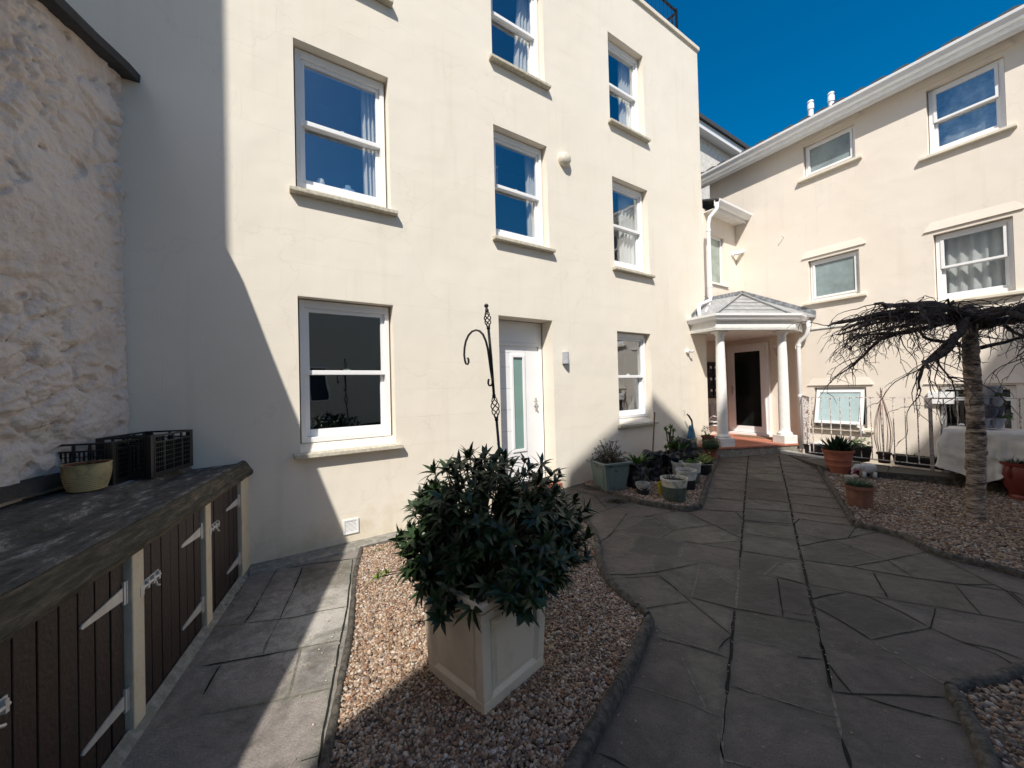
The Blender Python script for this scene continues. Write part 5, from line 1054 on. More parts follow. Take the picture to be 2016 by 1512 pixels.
# ------------------------------------------------------------ TERRACE STRIP, RAILING
TZ = .19
rail0 = wc(WC[0] - .04, -.28); strip_front = [p.copy() for p in k3t]
pts = [V((p.x, p.y, 0)) for p in strip_front]; rl_ = [wc(WC[0], s_) for s_ in (-.30, 6.4)]
poly = pts + [V((rl_[1].x, rl_[1].y, 0)), V((rl_[0].x, rl_[0].y, 0))]
m = MB(); m.prism([(p.x, p.y) for p in poly], -.05, TZ - .012)
o_ = m.build('terrace', KERB, bevel=.01); tag(o_, kind='structure')
m = MB(); nsl = 9
for k in range(nsl):
    t0, t1 = k / nsl, (k + 1) / nsl
    def pf(t): 
        L_ = [0]; 
        for a_, b_ in zip(pts, pts[1:]): L_.append(L_[-1] + (b_ - a_).length)
        d = t * L_[-1]
        for i in range(len(pts) - 1):
            if d <= L_[i + 1] + 1e-6: return pts[i].lerp(pts[i + 1], (d - L_[i]) / (L_[i + 1] - L_[i]))
        return pts[-1]
    a_, b_ = pf(t0 + .0015), pf(t1 - .0015); c_, d_ = rl_[0].lerp(rl_[1], t1 - .0015), rl_[0].lerp(rl_[1], t0 + .0015)
    m.prism([(p.x, p.y) for p in (a_, b_, c_, d_)], TZ - .011, TZ)
o_ = m.build('terrace_paving', PAVE, bevel=.004); ca = o_.data.color_attributes.new('Col', 'FLOAT_COLOR', 'POINT'); ca.data.foreach_set('color', np.repeat(np.array([[.62, .62, .63, 1]]), len(o_.data.vertices), 0).ravel()); tag(o_, kind='structure')
RAILM = mat('flaking_white_paint', (.70, .66, .63), .7, .1, 40, .3, 80, col2=(.20, .10, .08), c2lo=.42, c2hi=.5)
ra = V((5.14, 6.68, TZ)); rdir = DBs; rt_ = 1.22 - TZ
rg = thing('railing', ra, 'white flaking iron railing along the light well, right of the porch', 'railing', ROTB)
m = MB(); m.box(-.02, 5.5, -.013, .013, rt_ - .010, rt_); m.build('top_rail', RAILM, rg); m = MB(); m.box(-.02, 5.5, -.010, .010, .07, .08); m.build('bottom_rail', RAILM, rg)
x = .05; k = 0
while x < 5.4:
    k += 1; m = MB()
    if k == 12: m.box(x - .02, x + .02, -.006, .006, -.18, rt_); m.build('standard', mat('grey_standard', (.30, .27, .27), .7, .2, 30), rg)
    else: m.tube([(x, 0, .08), (x, 0, rt_ - .01)], .0075, 6); m.build('baluster', RAILM, rg)
    x += .128
rr2 = wB(-.24, -.01, 0) - ra; rr2.z = 0; ang = math.atan2(rr2.y, rr2.x); Ln = rr2.length
r2 = thing('railing', ra + V((0, 0, 0)), 'short return of white iron railing between the light well and the porch column', 'railing', ang)
m = MB(); m.box(-.03, Ln, -.014, .014, rt_ + .001, rt_ + .013); m.build('top_rail', RAILM, r2); m = MB(); m.box(.02, Ln, -.01, .01, .06, .07); m.build('bottom_rail', RAILM, r2)
for k in range(6): m = MB(); x = .04 + k * (Ln - .08) / 5; m.tube([(x, 0, -.05), (x, 0, rt_)], .011 if k in (0, 2) else .0085, 6); m.build('baluster', RAILM, r2)

# ------------------------------------------------------------ TREE
tb = gp(1924, 1024); tr = thing('weeping_cherry', (tb.x, tb.y, tb.z), 'bare weeping cherry tree with scaly banded trunk and flat tangle of black drooping twigs', 'tree')
def bark_mat():
    mt = bpy.data.materials.new('cherry_bark'); mt.use_nodes = True; t = mt.node_tree; L = t.links; b = t.nodes['Principled BSDF']; b.inputs['Roughness'].default_value = .8
    tc = nd(t, 'ShaderNodeTexCoord'); mp = nd(t, 'ShaderNodeMapping'); mp.inputs['Scale'].default_value = (7, 7, 26); L.new(tc.outputs['Object'], mp.inputs[0])
    n = nd(t, 'ShaderNodeTexNoise'); n.inputs['Scale'].default_value = 1.3; n.inputs['Detail'].default_value = 8; n.inputs['Roughness'].default_value = .7; L.new(mp.outputs[0], n.inputs['Vector'])
    r = nd(t, 'ShaderNodeValToRGB'); e = r.color_ramp.elements; e[0].position = .38; e[0].color = (.022, .016, .013, 1); e[1].position = .60; e[1].color = (.46, .38, .31, 1); x = e.new(.49); x.color = (.22, .165, .13, 1)
    L.new(n.outputs['Fac'], r.inputs[0]); L.new(r.outputs[0], b.inputs['Base Color'])
    bp = nd(t, 'ShaderNodeBump'); bp.inputs['Strength'].default_value = 1; bp.inputs['Distance'].default_value = .02; L.new(n.outputs['Fac'], bp.inputs['Height']); L.new(bp.outputs[0], b.inputs['Normal']); return mt
TH = 2.17
m = MB(); rings = []
for i in range(90):
    t = i / 89; z = t * TH; r0 = .066 + .016 * math.exp(-z * 9) + .009 * math.exp(-((z - .75) / .3) ** 2) - .006 * t; cx_ = .02 * math.sin(z * 2.2) - .0; cy_ = .015 * math.cos(z * 1.7)
    rings.append([V((cx_ + math.cos(a) * r_, cy_ + math.sin(a) * r_, z)) for a in [2 * PI * j / 28 for j in range(28)] for r_ in [r0 + .010 * noise.noise(V((math.cos(a) * 1.2, math.sin(a) * 1.2, z * 16))) + .010 * noise.noise(V((math.cos(a) * 1.5, math.sin(a) * 1.5, z * 3.5))) + .006 * noise.noise(V((math.cos(a) * 5, math.sin(a) * 5, z * 40)))]])
m.loft(rings); m.build('trunk', bark_mat(), tr, True)
TWIG = mat('dark_twig', (.085, .062, .054), .8, .3, 40, .4, 60, col2=(.022, .017, .016))
random.seed(21)
m = MB(); tw = MB()
def wig(p, d, L, n, droop, w_):
    pts = [p.copy()]; d = d.normalized()
    for i in range(n):
        d = (d + V((random.gauss(0, w_), random.gauss(0, w_), random.gauss(0, w_ * .7) - droop * (i / n)))).normalized(); d.z = min(d.z, .02) if p.z > 2.26 else d.z; p = p + d * (L / n); pts.append(p.copy())
    return pts
def taper(r0, r1, n): return [r0 + (r1 - r0) * i / (n - 1) for i in range(n)]
def twigs(pts, cnt, lmin, lmax, dr, gen=1):
    for k in range(cnt):
        i = min(len(pts) - 2, int(len(pts) * (random.random() ** .8))); a_ = pts[i].lerp(pts[i + 1], random.random()); dd = (pts[i + 1] - pts[i]).normalized()
        sd = (dd * random.uniform(.3, 1) + V((random.gauss(0, .7), random.gauss(0, .7), random.gauss(-.02, .16)))).normalized(); L = random.uniform(lmin, lmax); n = 8
        q = wig(a_, sd, L, n, dr, .19); tw.tube(q, taper(.0062 if gen == 1 else .0036, .0022 if gen == 1 else .0015, len(q)), 5, False)
        if gen < 3: twigs(q, random.choice((1, 2, 3)) if gen == 1 else random.choice((0, 1, 1)), lmin * .4, lmax * .5, dr * .8, gen + 1)
limbs = [(180, 1.28, .058, .0), (188, 1.22, .045, .03), (172, 1.2, .035, -.05), (200, 1.25, .04, .0), (222, 1.2, .04, .1), (250, .9, .035, .15), (275, 1.0, .035, .1), (300, 1.1, .035, .05), (330, 1.3, .04, .05), (355, 1.35, .045, .05), (20, 1.2, .035, .05), (50, 1.1, .035, .1), (85, 1.0, .03, .1), (115, 1.05, .035, .1), (145, 1.2, .035, .05)]
for az, L, r0, up in limbs:
    a = R(az); d = V((math.cos(a), math.sin(a), up + random.uniform(0, .1))); p = V((math.cos(a) * .05, math.sin(a) * .05, random.uniform(2.0, 2.16)))
    q = wig(p, d, L * random.uniform(.9, 1.08), 14, .075, .24); m.tube(q, [x * random.uniform(.85, 1.25) for x in taper(r0 * random.uniform(.85, 1.1), .011, len(q))], 8)
    twigs(q, 11, .2, .60, .38)
    for s_ in range(2):
        i = random.randint(3, 7); dd = (q[i + 1] - q[i]).normalized(); e = wig(q[i], dd + V((random.gauss(0, .5), random.gauss(0, .5), .05)), random.uniform(.4, .7), 8, .12, .15); m.tube(e, [x * random.uniform(.85, 1.3) for x in taper(.019, .007, len(e))], 6); twigs(e, 7, .2, .6, .36)
for az, z0 in ((190, 1.82), (160, 1.85), (350, 1.8), (215, 1.9)):   # lower twisted spurs
    a = R(az); q = wig(V((math.cos(a) * .09, math.sin(a) * .09, z0)), V((math.cos(a), math.sin(a), .25)), .62, 9, .2, .22); m.tube(q, taper(.022, .008, len(q)), 7); twigs(q, 4, .15, .35, .2)
# knotty crown head
hd = MB(); rings = []
for i in range(12):
    t = i / 11; z = 1.98 + .28 * t; r0 = .07 + .04 * math.sin(PI * t) - .05 * t; rings.append([V((math.cos(a) * (r0 + .03 * noise.noise(V((math.cos(a) * 3, math.sin(a) * 3, z * 9)))), math.sin(a) * (r0 + .03 * noise.noise(V((math.cos(a) * 3, math.sin(a) * 3, z * 9 + 4)))), z)) for a in [2 * PI * j / 18 for j in range(18)]])
m.loft(rings); m.build('branches', TWIG, tr, True); tw.build('twigs', TWIG, tr, True)

# ------------------------------------------------------------ POTS AND PLANTS
def pot(name, loc, rt, rb, h, mt, label, cat='pot', rim=.018, rimh=.03, ribs=0, group=None, n=32):
    t = thing(name, loc, label, cat, 0, group); pr = [(0, 0), (rb, 0)]
    for k in range(1, 17):
        f_ = k / 16; z = h * f_ * .999; r_ = rb + (rt - rim - rb) * f_
        if ribs and any(abs(f_ - q_ / (ribs + .5)) < .035 for q_ in range(1, ribs + 1)): r_ += .008
        if z < h - rimh: pr.append((r_, z))
    pr += [(rt - rim, h - rimh), (rt, h - rimh), (rt, h), (rt - rim * .9, h), (rt - rim * 1.2, h - .05), (0, h - .05)]
    m = MB(); m.lathe(pr, (0, 0, 0), n); m.build('pot', mt, t, True, angle=R(35)); m = MB(); m.lathe([(0, h - .045), (rt - rim * 1.25, h - .043), (0, h - .03)], (0, 0, 0), 20); m.build('soil', SOIL, t); return t
def blades(n, c, sp, Lm, Lx, W, curl, up=1.0, mb=None, spread=.5):
    mb = mb or MB()
    for k in range(n):
        a = random.uniform(0, 2 * PI); r_ = sp * math.sqrt(random.random()); d = V((math.cos(a) * spread * random.uniform(.2, 1.3), math.sin(a) * spread * random.uniform(.2, 1.3), up)); mb.leaf(V(c) + V((math.cos(a) * r_, math.sin(a) * r_, 0)), d, V((0, 0, 1)), random.uniform(Lm, Lx), W * random.uniform(.7, 1.2), curl * random.uniform(.4, 1.4))
    return mb
def bush(c, rx, rz, n, L, W, mb=None, stems=None, base=None, leaves=5, curl=.3):
    mb = mb or MB()
    for k in range(n):
        d = V((random.gauss(0, 1), random.gauss(0, 1), abs(random.gauss(0, 1)) * .9 - .15)).normalized(); f_ = random.uniform(.35, 1) * (1 + .2 * noise.noise(d * 3)); p = V(c) + V((d.x * rx, d.y * rx, d.z * rz)) * f_
        rosette(mb, p, (d + V((0, 0, .6))).normalized(), leaves, L, W, curl, (25, 85))
        if stems is not None: b_ = V(base or c); stems.tube([b_, b_.lerp(p, .5) + V((0, 0, .02)), p], [.004, .003, .002], 4, False)
    return mb
def gp3(u, v): p = gp(u, v); return V((p.x, p.y, p.z + .014))
def tp(u, v): p = onz(u, v, TZ); return V((p.x, p.y, TZ))
random.seed(5)
# green square tub
p = gp3(1201, 963); t = thing('square_tub', p, 'sage green square tub holding a twiggy grey-brown bush beside the wall', 'plant tub', R(20))
m = MB(); h = .35; b0_, b1_ = .15, .19; GRN = mat('sage_plastic', (.15, .20, .18), .5, .08, 6)
m.loft([ringz(b0_, 0), ringz(b1_, h)]); m.build('body', GRN, t, bevel=.006)
for k in range(4):
    T = Matrix.Rotation(k * PI / 2, 4, 'Z'); m = MB(); m.hexa([T @ V(q_) for q_ in ((-.10, -b0_ - .012, .04), (.10, -b0_ - .012, .04), (.10, -b0_ + .01, .04), (-.10, -b0_ + .01, .04))], [T @ V(q_) for q_ in ((-.13, -b1_ - .002, .30), (.13, -b1_ - .002, .30), (.13, -b1_ + .02, .30), (-.13, -b1_ + .02, .30))]); m.build('panel', GRN, t, bevel=.004)
m = MB(); m.loft([ringz(.225, h), ringz(.23, h + .03), ringz(.18, h + .03), ringz(.175, h + .0)]); m.build('rim', GRN, t, bevel=.005); m = MB(); m.loft([ringz(.17, h + .001), ringz(.174, h + .012)]); m.build('soil', SOIL, t)
f_, s_ = MB(), MB(); bush((0, 0, .38), .25, .34, 150, .035, .012, f_, s_, (0, 0, .36), 6); f_.build('foliage', LEAFG, t, True); s_.build('stems', STEM, t)
# grow bags
def bag(loc, r_, h, label, seed):
    t = thing('grow_bag', loc, label, 'grow bag', seed, 'black polythene grow bags by the wall'); m = MB(); rings = []
    for i in range(22):
        f_ = i / 21; z = h * f_; ring = []
        for j in range(40):
            a = 2 * PI * j / 40; q = noise.noise(V((math.cos(a) * 2.5, math.sin(a) * 2.5, z * 16 + seed * 7))) * .02 + noise.noise(V((math.cos(a) * 5, math.sin(a) * 5, z * 34 + seed))) * .010
            rr = r_ * (.94 + .08 * math.sin(f_ * 5 + seed)) + q; ring.append((math.cos(a) * rr, math.sin(a) * rr, z + (.02 * math.sin(3 * a + seed) if i > 18 else 0)))
        rings.append(ring)
    rings.append([(x * .86, y * .86, z - .01) for x, y, z in rings[-1]]); rings.append([(x * .82, y * .82, h - .05) for x, y, z in rings[-2]]); m.loft(rings); m.build('bag', mat('black_polythene', (.010, .013, .018), .27, .2, 10, .25, 30, spec=.6), t, True)
    m = MB(); m.lathe([(0, h - .06), (r_ * .82, h - .055), (0, h - .03)], (0, 0, 0), 18); m.build('soil', SOIL, t); return t
t = bag(gp3(1256, 958), .155, .34, 'wide black grow bag with upright strappy leaves, right of the green tub', 1.1); blades(26, (0, 0, .30), .10, .14, .24, .045, .5, .9, spread=.7).build('foliage', LEAFM, t, True)
t = bag(gp3(1286, 945), .14, .40, 'black grow bag with a thin wooden cane standing in it', 2.3); m = MB(); m.tube([(.0, 0, .32), (-.055, 0, .98)], .011, 8); m.build('cane', mat('old_cane', (.20, .12, .08), .8, .2, 20), t)
t = bag(gp3(1320, 938), .145, .36, 'black grow bag with bright green succulent rosettes on a leggy stem', 3.7)
f_, s_ = MB(), MB()
for q_ in ((-.1, 0, .42), (-.02, -.08, .40), (-.14, -.05, .38), (.02, .02, .44), (-.06, 0, .55), (.0, .0, .62), (.05, -.02, .68), (.0, .03, .72), (-.08, .02, .66)): rosette(f_, V(q_), V((random.gauss(0, .3), random.gauss(0, .3), 1)).normalized(), 13, .07, .035, -.3, (40, 85)); s_.tube([(-.03, 0, .3), (q_[0] * .6, q_[1] * .6, q_[2] - .12), q_], .008, 6)
f_.build('foliage', leaf_mat('leaf_lime', (.10, .19, .04), (.18, .30, .06), .4), t, True); s_.build('stem', STEM, t)
t = bag(gp3(1352, 929), .175, .50, 'tallest black grow bag, loosely folded at the top, nearest the porch', 5.2)
t = bag(gp3(1338, 934), .12, .38, 'narrow black grow bag with long pointed leaves in front of the tallest bag', 6.4); blades(22, (-.02, -.02, .34), .07, .2, .32, .045, .35, 1, spread=.65).build('foliage', LEAFM, t, True)
CLOUDY = mat('cloudy_plastic', (.50, .51, .49), .4, .15, 8, col2=(.34, .35, .32)); MURK = mat('murky_plastic', (.10, .13, .11), .4, .25, 12, col2=(.06, .08, .06))
def tub(loc, r_, h, fill, label, mtop, mbot, handle=True, split=.45):
    t = thing('plastic_tub', loc, label, 'tub'); m = MB(); rb = r_ * .86; zs = h * split
    m.lathe([(0, 0), (rb, 0), (rb + (r_ - rb) * split, zs)], (0, 0, 0), 32); m.lathe([(rb + (r_ - rb) * split, zs), (0, zs)], (0, 0, 0), 32); m.build('lower_body', mbot, t, True, angle=R(40))
    m = MB(); m.lathe([(rb + (r_ - rb) * split, zs + .001), (r_, h - .03), (r_ + .008, h - .03), (r_ + .008, h), (r_ - .005, h), (r_ - .008, h - .04), (0, h - .04)], (0, 0, 0), 32); m.build('upper_body', mtop, t, True, angle=R(40))
    m = MB(); m.lathe([(0, h - .038), (r_ - .01, h - .036), (0, h - .03)], (0, 0, 0), 20); m.build('soil', SOIL, t)
    if handle: m = MB(); m.tube([(r_ * math.cos(a) * 1.06, -r_ * math.sin(a) * .75 - .01, h - .03 - r_ * .6 * math.sin(a)) for a in [PI * k / 14 for k in range(15)]], .0035, 6); m.build('handle', WHITE, t, True)
    return t
t = tub(gp3(1266, 974), .085, .145, 0, 'smallest clear tub with a white handle and one thin sprig', CLOUDY, mat('dark_contents', (.02, .022, .02), .4), True, .6)
m = MB(); m.tube([(0, 0, .11), (-.01, 0, .22), (.0, .01, .38), (-.02, 0, .44)], .0025, 5); m.tube([(0, 0, .11), (.04, 0, .2), (.05, 0, .26)], .002, 5); m.build('sprig', STEM, t)
t = tub(gp3(1328, 984), .155, .265, 0, 'big grubby white tub with green-stained base at the front corner of the bed', mat('grubby_white', (.58, .56, .48), .6, .2, 14, .3, 60, col2=(.26, .25, .18), c2lo=.38, c2hi=.5), MURK, False, .62)
m = MB(); m.tube([(.0, 0, .22), (-.03, 0, .30), (-.08, 0, .36)], .004, 5); blades(9, (-.05, 0, .24), .06, .04, .09, .015, .3, mb=m); m.build('sprigs', LEAFG, t)
ts = thing('yellow_scoop', gp3(1301, 975), 'yellow plastic scrap leaning on the big grubby tub', 'scoop', .4); m = MB(); m.lathe([(.0, 0), (.03, 0), (.05, .16), (.046, .16), (.0, .01)], (0, 0, 0), 14, sx=1, sy=.5); m.build('scoop', mat('yellow_plastic', (.62, .50, .03), .4), ts, True, angle=R(40))
t = tub(gp3(1352, 963), .125, .25, 0, 'white-topped black bucket with a wire handle, behind the grubby tub', mat('white_plastic', (.6, .6, .57), .45, .12, 12, col2=(.42, .42, .38)), BLACKP, True, .5)
t = tub(gp3(1362, 950), .125, .28, 0, 'grey-white tub of low green seedlings near the kerb', mat('white_plastic', (.6, .6, .57)), MURK, False, .5); bush((0, 0, .27), .11, .06, 45, .035, .02).build('foliage', LEAFM, t, True)
t = tub(gp3(1338, 946), .10, .26, 0, 'round white tub half hidden behind the other tubs', mat('white_plastic', (.6, .6, .57)), CLOUDY, False, .5)
p = gp3(1385, 934); t = pot('potted_saxifrage', p, .145, .11, .2, BLACKP, 'black pot brimming with yellow-green foliage, beside the path kerb', 'potted plant'); bush((0, 0, .20), .17, .11, 110, .04, .026).build('foliage', LEAFY, t, True); m = MB(); m.tube([(.14 * math.cos(a), .14 * math.sin(a), .12 - .04 * math.sin(a)) for a in [-PI * k / 14 for k in range(15)]], .003, 5); m.build('handle', WHITE, t)
p = gp3(1400, 908); t = pot('potted_heather', p, .11, .085, .2, TERRAD, 'small terracotta pot under a dense dark ball of needle foliage', 'potted plant'); m = MB()
for k in range(900):
    d = V((random.gauss(0, 1), random.gauss(0, 1), random.gauss(0, .8))).normalized(); p_ = V((0, 0, .27)) + V((d.x * .17, d.y * .17, d.z * .11)) * random.uniform(.75, 1.05); m.leaf(p_, d + V((random.gauss(0, .5), random.gauss(0, .5), .3)), V((0, 0, 1)), .035, .007, .2, .2, 2)
m.lathe([(0, .18), (.10, .19), (.14, .25), (.11, .33), (0, .36)], (0, 0, 0), 12); m.build('foliage', LEAFK, t, True)
t = pot('potted_cyclamen', V((3.53, 7.0, .361)), .115, .085, .19, REDGL, 'red pot with white cyclamen flowers on the edge of the porch step', 'potted plant'); m = MB()
for k in range(14): a = random.uniform(0, 6.3); q_ = V((.09 * math.cos(a), .09 * math.sin(a), .27 + random.uniform(0, .09))); m.tube([(0, 0, .15), tuple(q_)], .002, 4)
m.build('stems', STEM, t); m = MB()
for k in range(26): a = random.uniform(0, 6.3); q_ = V((random.uniform(.03, .12) * math.cos(a), random.uniform(.03, .12) * math.sin(a), .26 + random.uniform(0, .1))); rosette(m, q_, V((random.gauss(0, .4), random.gauss(0, .4), 1)).normalized(), 4, .03, .018, .1)
m.build('flowers', PWHITE, t, True); blades(16, (0, 0, .16), .07, .05, .11, .04, .3, .6, spread=1).build('foliage', LEAFM, t, True)
# blue bag with black handle
bl = thing('blue_bag', wA(6.62, -.10, .22), 'crumpled blue plastic bag on a black curved handle leaning on the wall by the porch', 'bag', ROTA); m = MB(); rings = []
for i in range(14):
    f_ = i / 13; rings.append([((.13 - .09 * f_ ** 1.4) * math.cos(a) * (1 + .25 * noise.noise(V((math.cos(a) * 2, math.sin(a) * 2, f_ * 5)))), (.07 - .04 * f_) * math.sin(a) - .0, .18 + .34 * f_ + .02 * math.sin(3 * a)) for a in [2 * PI * j / 26 for j in range(26)]])
m.loft(rings); m.build('sack', mat('blue_plastic', (.02, .10, .22), .35, .3, 5, .3, 30, col2=(.03, .22, .26), c2lo=.4, c2hi=.55), bl, True)
m = MB(); m.tube([(.05, 0, .05), (.02, -.02, .45), (-.03, -.03, .62), (-.09, -.02, .70), (-.12, 0, .74)], [.012, .012, .016, .016, .014], 8); m.build('handle', BLACKP, bl, True); m = MB(); m.box(.0, .12, -.05, .03, -.02, .17); m.build('base', BLACKP, bl, bevel=.01)
wf = thing('tube_stool', V((4.02, 7.75, .361)), 'white tubular frame with folded items in the shade behind the left column', 'stool', R(20)); m = MB(); m.tube([(-.12, 0, 0), (-.13, 0, .28), (-.09, 0, .42), (0, 0, .48), (.1, 0, .46)], .012, 8); m.tube([(-.12, .25, 0), (-.13, .25, .28), (-.09, .25, .42), (0, .25, .48), (.1, .25, .46)], .012, 8); m.build('frame', WHITE, wf, True)
for z_, mt in ((.27, WPAINT), (.315, BLACKP), (.34, WPAINT)): m = MB(); m.box(-.11, .15, .02, .23, z_, z_ + .022); m.build('shelf', mt, wf, bevel=.005)
# debris pile
tg = thing('dead_leaf_pile', gp(1212, 988) + V((0, 0, .003)), 'small dark heap of dead leaves and soil on the paving by the green tub', 'debris'); m = MB()
for k in range(260): a = random.uniform(0, 6.3); r_ = abs(random.gauss(0, .05)); m.leaf(V((r_ * math.cos(a) * 2, r_ * math.sin(a), random.uniform(0, .03) * max(0, 1 - r_ * 8))), V((random.gauss(0, 1), random.gauss(0, 1), random.uniform(0, .6))), V((0, 0, 1)), .025, .012, .4, .2, 2)
m.build('leaves', mat('dead_leaf', (.05, .032, .022), .9, .4, 60), tg)
# right-hand bed
p = gp3(1651, 931); t = pot('aloe_pot', p, .195, .13, .34, TERRA, 'large ribbed terracotta pot with a dark spiky aloe beside the path', 'potted plant', .014, .03, 3, n=44); m = MB()
for k in range(90):
    a = k * 2.4; f_ = (k / 90) ** .8; el = R(82 - 70 * f_); d = V((math.cos(a) * math.cos(el), math.sin(a) * math.cos(el), math.sin(el))); m.leaf(V((math.cos(a) * .08 * f_, math.sin(a) * .08 * f_, .30)), d, V((0, 0, 1)), random.uniform(.20, .28), .042, -.18, .5)
m.build('foliage', LEAFA, t, True)
t = pot('black_pot', tp(1616, 899), .10, .08, .2, BLACKP, 'round empty black pot just behind the aloe pot', 'pot')
t = thing('square_pot', tp(1598, 896) + V((0, 0, 0)), 'small square black pot at the foot of the railing corner', 'pot', R(20)); m = MB(); m.loft([ringz(.06, 0), ringz(.08, .17), ringz(.088, .17), ringz(.088, .19), ringz(.078, .19), ringz(.07, .15)]); m.build('pot', BLACKP, t)
t = thing('square_pot', tp(1695, 908), 'square black pot with pale green shoots, right of the aloe', 'pot', R(15)); m = MB(); m.loft([ringz(.075, 0), ringz(.10, .22), ringz(.108, .22), ringz(.108, .245), ringz(.096, .245), ringz(.09, .2)]); m.build('pot', BLACKP, t); bush((0, 0, .25), .12, .12, 26, .05, .028).build('foliage', leaf_mat('leaf_pale', (.14, .24, .08), (.25, .38, .14)), t, True)
# willow obelisk
p = tp(1741, 911); t = pot('willow_obelisk', p, .092, .07, .16, mat('wicker_brown', (.07, .04, .03), .8, .3, 40, 1, 60), 'tall bare willow-cane obelisk tied at the top in a wicker pot', 'plant support'); m = MB()
for k in range(14):
    a = 2 * PI * k / 14 + random.uniform(-.1, .1); b_ = random.uniform(.10, .135); sl_ = random.uniform(-.3, .3)
    m.tube([(math.cos(a + sl_ * f) * (.065 + (b_ - .065) * math.sin(f * PI * .9) - .065 * max(0, f - .3) / .7 * 1.0), math.sin(a + sl_ * f) * (.065 + (b_ - .065) * math.sin(f * PI * .9) - .065 * max(0, f - .3) / .7), .14 + .83 * f) for f in [i / 12 for i in range(13)]] + [(random.gauss(0, .03), random.gauss(0, .03), 1.06 + random.uniform(0, .12))], .0035, 5, False)
m.build('canes', STEMR, t, True); m = MB()
for zz in (.93, .95, .97): m.lathe([(.024, zz), (.028, zz + .006), (.024, zz + .012)], (0, 0, 0), 14)
m.build('binding', STEMR, t); m = MB(); m.tube([(0, 0, .97), (.08, 0, .99), (.2, 0, .95)], .002, 4); m.build('loose_cane', STEMR, t)
# trough
a_, b_ = tp(1764, 914), tp(1858, 925); d = b_ - a_; tt = thing('trough', a_, 'long low black trough of sparse shoots along the railing', 'planter', math.atan2(d.y, d.x)); Lt = d.length
m = MB(); m.hexa([(0, -.05, 0), (Lt, -.05, 0), (Lt, .05, 0), (0, .05, 0)], [(-.02, -.075, .14), (Lt + .02, -.075, .14), (Lt + .02, .075, .14), (-.02, .075, .14)]); m.build('body', BLACKP, tt, bevel=.006); m = MB(); frame_box(m, -.03, Lt + .03, -.083, .083, .014, .141, .152) if False else m.loft([[(-.03, -.083, .141), (Lt + .03, -.083, .141), (Lt + .03, .083, .141), (-.03, .083, .141)], [(-.03, -.083, .155), (Lt + .03, -.083, .155), (Lt + .03, .083, .155), (-.03, .083, .155)], [(-.015, -.068, .155), (Lt + .015, -.068, .155), (Lt + .015, .068, .155), (-.015, .068, .155)], [(-.015, -.068, .145), (Lt + .015, -.068, .145), (Lt + .015, .068, .145), (-.015, .068, .145)]]); m.build('rim', BLACKP, tt)
m = MB()
for k in range(9): x = Lt * (k + .5) / 9; blades(5, (x, 0, .14), .03, .05, .13, .008, .8, spread=.8, mb=m)
m.build('shoots', LEAFM, tt, True)
# rolled mat leaning
a_ = tp(1876, 929); a_ = V((a_.x, a_.y - .03, TZ)); b_ = aty(1893, 838, a_.y + .12); t = thing('rolled_mat', a_, 'long greyish-tan rolled mat leaning upright beside the tree', 'rolled mat'); m = MB(); bb = b_ - a_; m.tube([(0, 0, 0), tuple(bb * .4 + V((.01, 0, 0))), tuple(bb)], [.04, .038, .03], 14); m.build('roll', mat('mat_grey', (.26, .22, .19), .95, .15, 20, .5, 50), t, True, angle=R(60)); m = MB(); m.lathe([(.02, 0), (.03, .01), (.02, .03), (0, .03)], tuple(bb + V((.005, 0, .0))), 10); m.build('end_cap', WHITE, t)
# table with white sheet + stacked planter tower
tc_ = V((6.02, 4.86, TZ)); t = thing('covered_table', tc_, 'table draped with a creased white plastic sheet behind the tree', 'table', ROTB)
m = MB(); m.box(-.35, .45, -.22, .22, .60, .63); m.build('tabletop', STEM, t)
for x_, y_ in ((-.3, -.18), (.4, -.18), (.4, .18), (-.3, .18)): m = MB(); m.box(x_ - .015, x_ + .015, y_ - .015, y_ + .015, 0, .60); m.build('leg', STEM, t)
m = MB(); rings = []; NJ = 96
for i in range(16):
    f_ = i / 15; ring = []
    for j in range(NJ):
        a = 2 * PI * j / NJ; cx_, sy_ = math.cos(a), math.sin(a); k = max(abs(cx_) / .42, abs(sy_) / .24); bx, by = cx_ / k, sy_ / k
        if f_ < .2: q_ = f_ / .2; ring.append((.05 + bx * q_, by * q_, .64 + .004 * noise.noise(V((bx * 9, by * 9, 1))))); continue
        g_ = (f_ - .2) / .8; fl_ = 1 + g_ * (.10 + .30 * max(0, cx_) ** 3) + .06 * g_ * math.sin(a * 9 + 1) + .035 * g_ * math.sin(a * 23 + 2 * g_) + .09 * noise.noise(V((cx_ * 3, sy_ * 3, g_ * 4))); ring.append((.05 + bx * fl_, by * fl_ + .02 * noise.noise(V((bx * 8, g_ * 9, 4))), .64 - g_ * (.56 + .08 * math.sin(a * 3 + 1)) + .01 * noise.noise(V((a * 4, g_ * 5, 2)))))
    rings.append(ring)
m.loft(rings, True, False); m.build('sheet', mat('white_sheet', (.66, .65, .63), .55, .08, 9, .4, 18), t, True)
tw_ = thing('planter_tower', V((5.98, 4.86, TZ + .65)), 'stack of grey-blue plastic clover planters on the covered table behind the tree', 'stacked planters', .3)
PG = mat('planter_greyblue', (.36, .38, .44), .5, .1, 6, col2=(.26, .28, .34)); PGD = mat('planter_darkblue', (.07, .085, .13), .5, .1, 6)
